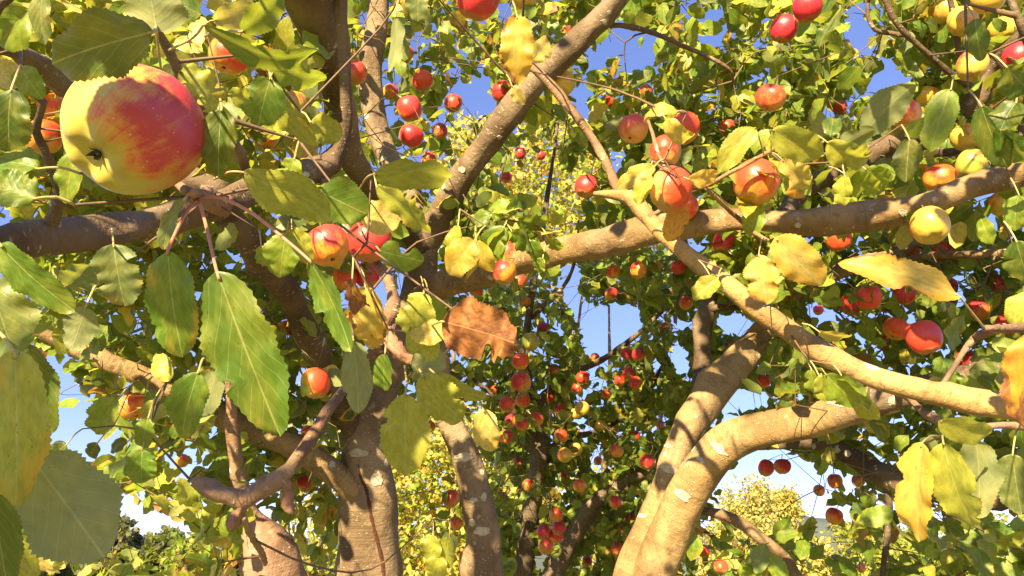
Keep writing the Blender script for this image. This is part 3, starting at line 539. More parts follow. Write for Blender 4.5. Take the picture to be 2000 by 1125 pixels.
limb('A', 'twig', [(1375, 365, 1.08, 8), (1400, 388, 1.1, 9), (1440, 425, 1.15, 10), (1475, 455, 1.1, 10), (1500, 470, 1.05, 8)], (.32, .2, .1), ns=8)
limb('A', 'twig', [(1268, 425, 1.2, 12), (1300, 405, 1.2, 10), (1340, 380, 1.12, 8), (1375, 365, 1.08, 8)], (.3, .18, .1), ns=8, keep=False)
limb('A', 'twig', [(1310, 345, 1.15, 8), (1285, 300, 1.15, 8), (1275, 262, 1.18, 8), (1262, 225, 1.2, 6)], (.3, .18, .1), ns=8, keep=False)
limb('A', 'branch', [(1730, 520, 2.4, 12), (1810, 500, 2.2, 16), (1880, 498, 2.0, 16), (1960, 494, 1.9, 17), (2060, 490, 1.85, 18)], (.36, .25, .15), ns=10)
# unseen limbs added over and behind the camera to help dapple the light
for rows in ([(-.12, 2.35, .9, .05), (-1.0, 1.5, 1.3, .045), (-1.5, .5, 1.9, .038), (-1.3, -.5, 2.5, .03), (-.9, -1.6, 3.0, .02)], [(-1.5, .5, 1.9, .03), (-2.1, -.2, 2.4, .025), (-2.3, -1.1, 2.8, .015)],
             [(.315, 1.41, 3.0, .03), (.25, .95, 3.3, .028), (-.2, .2, 3.4, .025), (-.5, -.9, 3.3, .015)], [(-.2, .2, 3.4, .02), (-1.0, 0, 3.3, .018), (-1.7, .1, 3.3, .012)]):
    a = catmull(rows, .05); V, Q, uv = tube_arrays(a[:, :3], a[:, 3], 12, .1, 7); o = link('limb', quads_to_mesh('limb', V, Q, uv, M_BARK), TREES['A']); o.color = (*GB, 1); SKEL['A'].append(a)
# rear tree B: lichened stems leaning apart, and its limbs
def BR(x, y, z, r): return (.22 + x, 3.75 + y, z, r)
limb('B', 'trunk', [(1008, 1240, 3.5, 50), (1020, 1130, 3.5, 44), (1030, 1060, 3.5, 40), (1036, 1000, 3.5, 38), (1048, 940, 3.5, 34), (1052, 880, 3.5, 30), (1040, 800, 3.55, 26), (1025, 720, 3.6, 22), (1032, 620, 3.6, 18), (1050, 500, 3.6, 13), (1070, 380, 3.6, 9), (1090, 240, 3.6, 6)], (.14, .115, .09), down=[BR(0, 0, -.2, .12), BR(-.02, -.02, .3, .085), BR(-.06, -.05, .9, .065)])
limb('B', 'limb', [(1060, 1220, 3.4, 44), (1092, 1100, 3.4, 40), (1130, 1032, 3.4, 37), (1162, 980, 3.4, 32), (1210, 945, 3.45, 24), (1270, 915, 3.5, 20), (1340, 860, 3.5, 15), (1400, 760, 3.5, 9)], (.15, .12, .095), down=[BR(0, 0, -.2, .12), BR(.05, -.03, .3, .08), BR(.08, -.1, .9, .06)])
for sp in ([(1040, 800, 3.55, 22), (1100, 740, 3.6, 16), (1180, 700, 3.6, 13), (1260, 640, 3.5, 10), (1340, 560, 3.4, 8), (1420, 500, 3.3, 6)], [(1050, 900, 3.5, 18), (1100, 860, 3.6, 15), (1170, 840, 3.7, 12), (1250, 790, 3.7, 9), (1300, 700, 3.6, 6)], [(1030, 700, 3.6, 18), (980, 640, 3.5, 14), (930, 600, 3.4, 10), (880, 620, 3.3, 7)], [(1045, 850, 3.5, 16), (1000, 800, 3.4, 12), (960, 770, 3.4, 9), (900, 720, 3.4, 6)],
           [(1210, 945, 3.45, 12), (1300, 1000, 3.4, 10), (1380, 1040, 3.3, 8), (1440, 1100, 3.2, 5)], [(1036, 620, 3.6, 14), (1100, 560, 3.6, 9), (1125, 500, 3.6, 6), (1130, 430, 3.6, 4)]):
    limb('B', 'branch', sp, (.13, .095, .07), ns=10, keep=False)
for k, (px, d) in enumerate(((870, 7.2), (1080, 7.6))):
    c = P(px, 1131, d); x0, y0 = c.x, c.y
    for j in range(5):
        s = (j - 2) * .45; rows = [(x0, y0, -.2, .14), (x0 + s * .2, y0 + .1, .6, .09), (x0 + s * .8, y0 + (j % 2) * .4 - .2, 1.7, .055), (x0 + s * 1.3, y0 + (j % 3) * .4 - .4, 3.0, .03), (x0 + s * 1.6, y0, 4.6, .012)]
        limb('C', 'trunk' if k + j == 0 else 'limb', [], (.2, .15, .1), keep=False, down=rows, ns=10, step=.08) if False else None
        a = catmull(rows, .08); V, Q, uv = tube_arrays(a[:, :3], a[:, 3], 10, .1, 5 + j); nm = 'trunk' if j == 0 and k == 0 else 'limb'
        o = link(nm, quads_to_mesh(nm, V, Q, uv, M_BARK), TREES['C']); o.color = (.2, .15, .1, 1); SKEL.setdefault('C', []).append(a)
# the long dark split running down the central trunk
ck = catmull([(700, 905, 0), (704, 930, 0), (716, 958, 0), (722, 990, 0), (729, 1025, 0), (739, 1065, 0), (747, 1100, 0), (752, 1160, 0)], 6); V = []; gk = random.Random(4)
bt = BVHTree.FromPolygons([v.co[:] for v in T1.data.vertices], [p.vertices[:] for p in T1.data.polygons])
for k, q in enumerate(ck):
    wd = (3.2 + 2.2 * gk.random()) * min(1, (k + .4) / 6)
    for u, h in ((-1, -.0015), (-.6, .0018), (0, -.0015 + .0017), (.6, .0018), (1, -.0015)):
        r = (P(q[0] + u * wd + gk.uniform(-.6, .6), q[1], 1.0) - CAM).normalized(); hit, nor, _, _ = bt.ray_cast(CAM, r)
        if hit is None: hit, nor = P(q[0], q[1], 2.16), -r
        if nor.dot(r) > 0: nor = -nor
        V.append(tuple(hit + nor * h))
Q = [(a * 5 + b, a * 5 + b + 1, a * 5 + b + 6, a * 5 + b + 5) for a in range(len(ck) - 1) for b in range(4)]
link('bark_crack', mesh_np('bark_crack', V, Q), T1, M_CRACK)
# scars and lichen pads on the bark
for a in ((905, 893, 2.065, 40, 19, 8, B3), (942, 1038, 2.063, 36, 17, 2, B3), (925, 977, 2.065, 17, 11, 5, B3), (922, 1021, 2.065, 15, 15, 0, B3), (700, 884, 2.115, 42, 17, 3, T1), (737, 936, 2.12, 26, 26, 10, T1), (1404, 876, 1.775, 40, 17, -40, RB), (1368, 898, 1.785, 18, 10, -45, RB), (1306, 916, 1.885, 46, 15, -18, RA), (1331, 967, 1.81, 36, 17, -28, RB), (1303, 870, 1.895, 16, 10, -20, RA), (1254, 1007, 1.885, 22, 9, 8, RA),
          (1640, 790, 1.555, 46, 9, -5, RB), (975, 268, 1.965, 10, 8, 20, LD), (902, 332, 2.03, 14, 13, 0, LD), (1764, 416, 1.335, 18, 16, 0, LH), (1826, 390, 1.33, 14, 12, 0, LH), (1558, 440, 1.43, 13, 10, 0, LH), (715, 228, 2.255, 14, 11, 0, T1), (712, 135, 2.25, 12, 8, 0, T1), (742, 312, 2.2, 26, 12, 15, T1), (783, 738 / 2, 2.16, 14, 10, 0, T1), (1635, 878, 2.06, 12, 16, 0, LG), (1655, 886, 2.05, 13, 16, 0, LG), (1590, 872, 2.1, 9, 12, 0, LG), (1500, 600, 1.06, 5, 5, 0, LE)):
    scar(*a)
# ============================================================ HAND PLACED LEAVES (big and near ones first)
hub = (386, 384, .445)
leaf((425, 535), (542, 852), 138, .36, 'e', .16, roll=8, curl=.25, fold=.22, hub=hub, via=[(400, 430, .42), (415, 495, .38)], label='largest hanging green leaf with a sunlit yellow lower half', pink=True, ripple=.045)
leaf((328, 488), (345, 705), 92, .40, 'g', .30, roll=18, curl=.4, fold=.25, hub=hub, via=[(358, 425, .43)], label='dark green hanging leaf with a withered brown tip', pink=True, ripple=.06)
leaf((604, 508), (704, 680), 52, .38, 'e', .1, roll=52, curl=-.3, fold=.3, hub=hub, via=[(430, 386, .44), (490, 415, .42), (560, 470, .39)], pink=True)
leaf((362, 388), (298, 480), 24, .43, 'u', .3, roll=60, curl=.6, twist=1.2, hub=(380, 382, .44))
leaf((300, 62), (72, 120), 128, .36, 'G', .1, roll=15, curl=.35, fold=.12, hub=(300, 40, .58), via=[(305, 50, .45)], label='big dark green leaf lying above the big apple')
leaf((306, 62), (292, -30), 118, .44, 'u', .1, roll=-15, curl=.5, fold=.4, back=True, hub=(316, 148, .66), via=[(310, 100, .54)])
leaf((398, 48), (606, 126), 44, .42, 'g', .1, roll=42, curl=.9, fold=.3, hub=(330, 98, .62), via=[(375, 75, .48)], arc=.5)
leaf((470, 62), (560, -10), 56, .46, 'g', .05, roll=30, curl=.3, hub=(400, 70, .6))
leaf((352, 140), (437, 192), 70, .50, 'y', .35, roll=-30, curl=1.6, fold=.5, ripple=.12, hub=(380, 178, .7))
leaf((528, 152), (500, 246), 84, .62, 'e', .1, roll=10, curl=.7, fold=.3, hub=(540, 130, .8), bites=((1, .5, .12, .4),))
leaf((433, 212), (420, 348), 72, .44, 'G', .1, roll=22, curl=.35, fold=.3, hub=(425, 190, .6))
leaf((520, 122), (626, 172), 54, .66, 'l', .2, roll=35, curl=.6)
leaf((532, 178), (602, 292), 42, .64, 'y', .3, roll=48, curl=.5)
leaf((606, 238), (664, 268), 62, .7, 'y', .2, roll=20, curl=.5)
leaf((478, 337), (612, 468), 82, .56, 'y', .15, roll=38, curl=1.0, fold=.35, hub=(418, 350, .62), via=[(448, 336, .58)], arc=-.7)
leaf((622, 372), (716, 420), 92, .62, 'g', .05, roll=8, curl=.3, fold=.1, wobble=.1) if False else leaf((622, 372), (716, 420), 92, .62, 'g', .05, roll=8, curl=.3, fold=.1)
leaf((704, 418), (780, 432), 68, .78, 'p', .3, roll=5, curl=.6, fold=.1)
leaf((730, 340), (876, 402), 58, .66, 'y', .15, roll=46, curl=1.0, fold=.45, arc=-.9, hub=(690, 392, .9), via=[(712, 352, .72)])
leaf((735, 362), (818, 476), 38, .72, 'y', .3, roll=50, curl=.6, arc=-.6)
leaf((742, 490), (826, 512), 66, .72, 'g', .05, roll=12, curl=.4, fold=.15, bites=((-1, .55, .16, .8), (1, .3, .1, .25)), label='small bright green leaf with a bitten edge')
leaf((0, 478), (128, 612), 62, .36, 'g', .05, roll=38, curl=.4, fold=.3, hub=(-60, 440, .42))
leaf((-20, 545), (24, 700), 128, .38, 'u', .05, roll=15, curl=.3, fold=.25, hub=(-80, 500, .44))
leaf((28, 688), (40, 992), 116, .34, 'y', .36, roll=-12, curl=.25, fold=.3, hub=(-30, 640, .40), label='big yellow green leaf with a scorched brown tip at the left edge', ripple=.03)
leaf((52, 670), (95, 850), 78, .40, 'G', .05, roll=25, curl=.2, hub=(0, 640, .44))
leaf((62, 895), (210, 1092), 178, .37, 'u', .08, roll=10, curl=.15, fold=.12, back=True, hub=(-20, 820, .42), label='big grey green leaf seen from its pale underside', ripple=.03)
leaf((-15, 960), (14, 1160), 76, .33, 'G', .05, roll=10, curl=.2, hub=(-60, 900, .38))
leaf((388, 724), (340, 872), 72, .55, 'e', .2, roll=15, curl=.5, fold=.35, hub=(398, 700, .6))
leaf((425, 720), (395, 820), 48, .60, 'u', .2, roll=25, curl=.4, back=True, hub=(430, 700, .66))
leaf((222, 478), (238, 600), 90, .60, 'u', .25, roll=10, curl=.6, fold=.3, hub=(215, 440, .95))
leaf((168, 598), (142, 684), 62, .62, 'u', .1, roll=10, curl=.3, fold=.2, back=True)
leaf((130, 560), (175, 520), 66, .5, 'u', .1, roll=25, curl=.3, hub=(60, 600, .46))
leaf((70, 388), (-24, 350), 76, .42, 'g', .05, roll=20, curl=.3)
leaf((75, 330), (-20, 300), 60, .5, 'g', .1, roll=35, curl=.5)
leaf((60, 18), (-16, 88), 82, .46, 'l', .1, roll=20, curl=.8, fold=.5)
leaf((86, -20), (68, 82), 34, .42, 'u', .1, roll=45, curl=.4)
leaf((-16, 130), (40, 160), 58, .60, 'p', .1, roll=10, curl=.7, fold=.4)
leaf((22, 175), (8, 300), 84, .55, 'G', .1, roll=20, curl=.4)
leaf((40, 130), (75, 190), 50, .6, 'l', .2, roll=20, curl=.5)
leaf((0, -10), (-40, 60), 60, .5, 'g', .1, roll=20, curl=.5)
leaf((126, 290), (210, 340), 60, .75, 'g', .1, roll=25, curl=.5)
leaf((150, 300), (118, 395), 50, .72, 'l', .2, roll=35, curl=.5)
leaf((714, 562), (728, 692), 66, .80, 'Y', .55, roll=15, curl=.8, fold=.4, ripple=.1, label='yellow leaf curling round the middle spur')
leaf((722, 602), (726, 684), 44, .86, 'Y', .3, roll=10, curl=.4, fold=.3)
leaf((688, 544), (698, 616), 34, .76, 'b', .95, roll=30, curl=1.6, fold=.9, ripple=.2, twist=.8, label='small shrivelled brown leaf beside the orange apples')
leaf((690, 664), (706, 808), 60, .60, 'u', .2, roll=18, curl=.3, fold=.25, hub=(685, 640, .9), back=True)
leaf((752, 690), (744, 768), 38, .74, 'g', .15, roll=25, curl=.4)
leaf((792, 766), (790, 934), 100, .52, 'y', .22, roll=8, curl=.2, fold=.15, hub=(790, 715, .95), via=[(794, 745, .6)], label='broad pale yellow leaf hanging left of the curved stem', bites=((1, .35, .04, .25),))
leaf((826, 734), (898, 830), 80, .56, 'y', .3, roll=20, curl=.6, fold=.35, hub=(806, 712, .9))
leaf((850, 730), (946, 795), 40, .60, 'y', .3, roll=48, curl=.7, hub=(815, 712, .9))
leaf((944, 800), (954, 892), 54, .60, 'p', .3, roll=12, curl=.5, fold=.25, hub=(900, 745, .8), via=[(930, 770, .65)], label='pale sunlit leaf hanging at the end of a long stalk')
leaf((862, 628), (1018, 668), 122, .46, 'b', 1.4, roll=12, curl=.55, fold=.22, ripple=.10, bites=((-1, .62, .07, .75), (1, .8, .1, .2)), hub=(826, 640, .8), via=[(845, 634, .55)], label='large crinkled brown dead leaf with a torn lower edge', serr=.045, back=True)
leaf((886, 648), (800, 652), 46, .56, 'Y', .15, roll=30, curl=.3, fold=.3)
leaf((800, 640), (850, 706), 56, .57, 'y', .3, roll=15, curl=.5, fold=.3, hub=(800, 690, .95), label='bright yellow speckled leaf left of the dead brown one')
leaf((828, 570), (800, 672), 74, .68, 'y', .15, roll=22, curl=.5, fold=.4, hub=(822, 540, 1.2))
leaf((838, 575), (862, 660), 52, .74, 'l', .15, roll=25, curl=.5, hub=(828, 545, 1.2))
leaf((868, 690), (806, 722), 60, .70, 'u', .1, roll=30, curl=.5, back=True)
leaf((928, 468), (868, 540), 62, .92, 'Y', .4, roll=10, curl=.6, fold=.3, label='spotted yellow leaf left of the apple on the middle limb')
leaf((895, 440), (876, 510), 30, .95, 'y', .4, roll=40, curl=.6)
leaf((930, 470), (958, 535), 40, .97, 'Y', .5, roll=25, curl=.5)
for b_, t_, w_, c_, r_ in (((985, 442), (930, 522), 52, 'g', 15), ((1000, 452), (1052, 492), 46, 'g', 25), ((1035, 470), (1066, 525), 34, 'g', 25), ((1010, 430), (1078, 440), 34, 'g', 40), ((990, 415), (1035, 380), 32, 'g', 20), ((960, 420), (905, 440), 30, 'g', 30), ((1060, 505), (1048, 535), 24, 'l', 20), ((1070, 465), (1100, 492), 26, 'g', 30), ((965, 432), (975, 400), 26, 'l', 20), ((1005, 410), (950, 395), 30, 'l', 35)):
    leaf(b_, t_, w_, .98, c_, .15, roll=r_, curl=.6, fold=.35, dz=.01)
leaf((1010, 32), (1008, 162), 70, .80, 'Y', .62, roll=8, curl=.6, fold=.25, hub=(1000, 0, .84), label='hanging yellow leaf with brown blotches at the top centre', ripple=.08)
leaf((1040, 118), (1084, 72), 44, .98, 'p', .3, roll=10, curl=.8, fold=.3)
leaf((1000, 168), (1022, 205), 24, 1.0, 'p', .3, roll=20, curl=.5)
leaf((1278, 326), (1204, 362), 38, 1.0, 'Y', .1, roll=20, curl=.5); leaf((1300, 232), (1348, 296), 38, .96, 'Y', .1, roll=25, curl=1.3, fold=.3); leaf((1322, 218), (1248, 205), 24, 1.0, 'Y', .25, roll=45, curl=1.2)
leaf((1286, 215), (1330, 232), 24, 1.02, 'y', .25, roll=40, curl=.8); leaf((1270, 340), (1240, 400), 34, 1.04, 'y', .2, roll=35, curl=.5); leaf((1335, 405), (1300, 470), 44, 1.1, 'o', .5, roll=20, curl=.4, label='orange leaf with dark specks under the pink apples')
leaf((1476, 250), (1396, 330), 48, .92, 'y', .05, roll=22, curl=.7, fold=.5, hub=(1492, 302, 1.0))
leaf((1508, 254), (1612, 312), 64, .90, 'y', .05, roll=18, curl=.6, fold=.35, hub=(1506, 300, 1.0), label='bright lime leaf spread over the striped orange apple')
leaf((1616, 278), (1702, 332), 56, .94, 'y', .1, roll=25, curl=.8, fold=.55); leaf((1528, 312), (1580, 374), 54, .96, 'p', .2, roll=15, curl=.8, fold=.35, hub=(1505, 298, 1.0)); leaf((1545, 350), (1562, 390), 36, 1.0, 'o', .3, roll=25, curl=.6)
leaf((1345, 350), (1412, 346), 36, 1.0, 'Y', .3, roll=20, curl=.6); leaf((1484, 398), (1462, 462), 44, 1.1, 'l', .1, roll=20, curl=.4)
leaf((1482, 497), (1494, 596), 68, .98, 'p', .55, roll=10, curl=.35, fold=.15, hub=(1490, 462, 1.06), label='pale yellow leaf with an orange rim behind the thin limb')
leaf((1516, 466), (1608, 562), 82, .96, 'p', .5, roll=8, curl=.25, fold=.15, hub=(1495, 462, 1.05), label='pale yellow leaf with a dark orange blotch in its middle')
leaf((1872, 578), (1664, 488), 56, .70, 'Y', .62, roll=38, curl=.5, fold=.25, hub=(1922, 640, .76), via=[(1895, 606, .73)], label='long narrow sunlit orange yellow leaf on the right', ripple=.07)
leaf((1600, 648), (1668, 668), 24, .95, 'Y', .3, roll=45, curl=.4); leaf((1402, 545), (1352, 582), 40, 1.05, 'y', .05, roll=20, curl=.4, fold=.5); leaf((1385, 535), (1405, 575), 30, 1.08, 'g', .05, roll=20, curl=.4)
leaf((1858, 172), (1812, 292), 62, .84, 'l', .12, roll=16, curl=.4, fold=.25, hub=(1868, 140, .9), label='serrated lime green leaf hanging before the dark upper right limb')
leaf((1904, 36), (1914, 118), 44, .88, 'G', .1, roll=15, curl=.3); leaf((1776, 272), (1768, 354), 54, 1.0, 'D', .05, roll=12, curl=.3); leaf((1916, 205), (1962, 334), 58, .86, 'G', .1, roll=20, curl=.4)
leaf((1965, 130), (2020, 190), 66, .75, 'G', .05, roll=20, curl=.4); leaf((1985, 200), (1950, 250), 52, .8, 'G', .1, roll=30, curl=.4); leaf((1950, 250), (2010, 330), 50, .85, 'g', .1, roll=30, curl=.4)
leaf((1688, 262), (1768, 164), 62, 1.1, 'u', .1, roll=25, curl=.6, back=True); leaf((1640, 290), (1700, 250), 40, 1.1, 'u', .1, roll=25, curl=.6, back=True)
leaf((1650, 340), (1720, 380), 54, 1.05, 'l', .1, roll=20, curl=.5); leaf((1690, 330), (1742, 360), 44, 1.05, 'l', .1, roll=20, curl=.5); leaf((1650, 345), (1640, 400), 36, 1.0, 'y', .1, roll=35, curl=.6)
leaf((1836, 822), (1952, 866), 58, .74, 'y', .05, roll=22, curl=.6, fold=.35, hub=(1842, 850, .8)); leaf((1800, 866), (1776, 1062), 66, .70, 'Y', .52, roll=34, curl=.4, fold=.4, hub=(1840, 852, .8), via=[(1818, 852, .74)], label='drooping yellow leaf with brown spots in the lower right cluster', bites=((1, .35, .06, .35),))
leaf((1842, 862), (1892, 1052), 80, .68, 'y', .15, roll=20, curl=.35, fold=.35, hub=(1842, 852, .8), label='long bright yellow leaf hanging in the lower right cluster')
leaf((1905, 858), (1922, 1005), 76, .8, 'u', .15, roll=20, curl=.4, back=True, hub=(1880, 838, .84)); leaf((1978, 886), (1992, 1010), 68, .82, 'u', .1, roll=15, curl=.3, hub=(1990, 830, .84)); leaf((1770, 940), (1768, 1050), 36, .76, 'p', .4, roll=40, curl=.4)
leaf((2012, 650), (1988, 852), 78, .6, 'o', .8, roll=22, curl=.5, fold=.3, hub=(2030, 640, .8), label='rusty orange brown leaf hanging at the right edge', ripple=.09)
leaf((1612, 730), (1676, 796), 60, .92, 'l', .05, roll=12, curl=.3, hub=(1600, 720, 1.04)); leaf((1650, 745), (1712, 834), 42, .96, 'y', .1, roll=30, curl=.5); leaf((1600, 735), (1640, 790), 50, .98, 'y', .1, roll=20, curl=.5); leaf((1585, 722), (1592, 786), 30, 1.0, 'l', .1, roll=35, curl=.5)
leaf((2010, 570), (1975, 640), 50, .8, 'y', .1, roll=15, curl=.4); leaf((1985, 470), (2010, 560), 60, .8, 'G', .1, roll=15, curl=.4); leaf((1990, 380), (1975, 450), 46, .9, 'l', .3, roll=25, curl=.5)
leaf((846, 1046), (838, 1100), 40, 1.2, 'y', .0, roll=15, curl=.4); leaf((878, 1050), (866, 1112), 34, 1.2, 'y', .0, roll=25, curl=.5); leaf((856, 1085), (850, 1140), 46, 1.2, 'y', .0, roll=15, curl=.5)
leaf((90, 1015), (42, 1080), 60, .60, 'l', .05, roll=30, curl=.6); leaf((30, 1050), (60, 1140), 50, .6, 'y', .3, roll=30, curl=.6); leaf((95, 1070), (75, 1130), 36, .65, 'p', .3, roll=40, curl=.8)
leaf((278, 876), (274, 948), 62, .85, 'g', .05, roll=15, curl=.3, fold=.4); leaf((290, 815), (272, 880), 36, .85, 'g', .1, roll=25, curl=.4); leaf((230, 780), (170, 852), 56, 1.0, 'l', .25, roll=20, curl=.5, fold=.6); leaf((300, 782), (275, 830), 26, .95, 'y', .1, roll=30, curl=.5)
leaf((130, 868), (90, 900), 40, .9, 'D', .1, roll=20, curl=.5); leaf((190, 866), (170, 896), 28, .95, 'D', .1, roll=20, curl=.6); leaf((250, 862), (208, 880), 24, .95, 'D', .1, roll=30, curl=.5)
leaf((560, 455), (540, 545), 66, .85, 'l', .15, roll=20, curl=.5, hub=(565, 420, 1.3)); leaf((570, 445), (602, 520), 52, .88, 'y', .15, roll=30, curl=.5, hub=(568, 420, 1.3)); leaf((510, 480), (530, 520), 40, .9, 'l', .1, roll=30, curl=.4)
leaf((575, 310), (560, 370), 50, .8, 'l', .1, roll=30, curl=.5); leaf((448, 185), (520, 200), 44, .9, 'y', .1, roll=30, curl=.7)
leaf((560, 130), (600, 95), 50, 1.0, 'y', .1, roll=25, curl=.5); leaf((420, 40), (500, 15), 50, .9, 'p', .1, roll=25, curl=.5); leaf((360, 160), (330, 120), 50, .8, 'y', .1, roll=25, curl=.5)
leaf((200, 95), (250, 130), 60, .5, 'y', .05, roll=35, curl=.5, hub=(270, 90, .6)); leaf((270, 100), (282, 142), 40, .6, 'l', .05, roll=35, curl=.5); leaf((820, -20), (812, 40), 44, .9, 'u', .1, roll=25, curl=.4); leaf((772, 30), (778, 150), 28, .7, 'u', .1, roll=45, curl=.4, back=True)

# leaves added out of view to shade the grey leaf and the big apple
def leaf_between(px, py, d, t, size, ang, w_):
    c = P(px, py, d) + sdir * t; u = sdir.cross(Vector((0, 0, 1))).normalized(); v = sdir.cross(u); a = math.radians(ang); ax = u * math.cos(a) + v * math.sin(a)
    b, e = c - ax * size / 2, c + ax * size / 2; xb, yb, db = proj(b); xe, ye, de = proj(e)
    leaf((float(xb), float(yb)), (float(xe), float(ye)), w_ * F / float(db), float(db), 'g', .1, roll=0, dz=float(de - db), curl=.3, nrm=sdir)
leaf_between(130, 990, .37, .20, .12, 40, .085)
leaf_between(345, 190, .37, .17, .085, 75, .052); leaf_between(250, 400, .37, .19, .085, 5, .040); leaf_between(190, 120, .38, .20, .070, 30, .045)
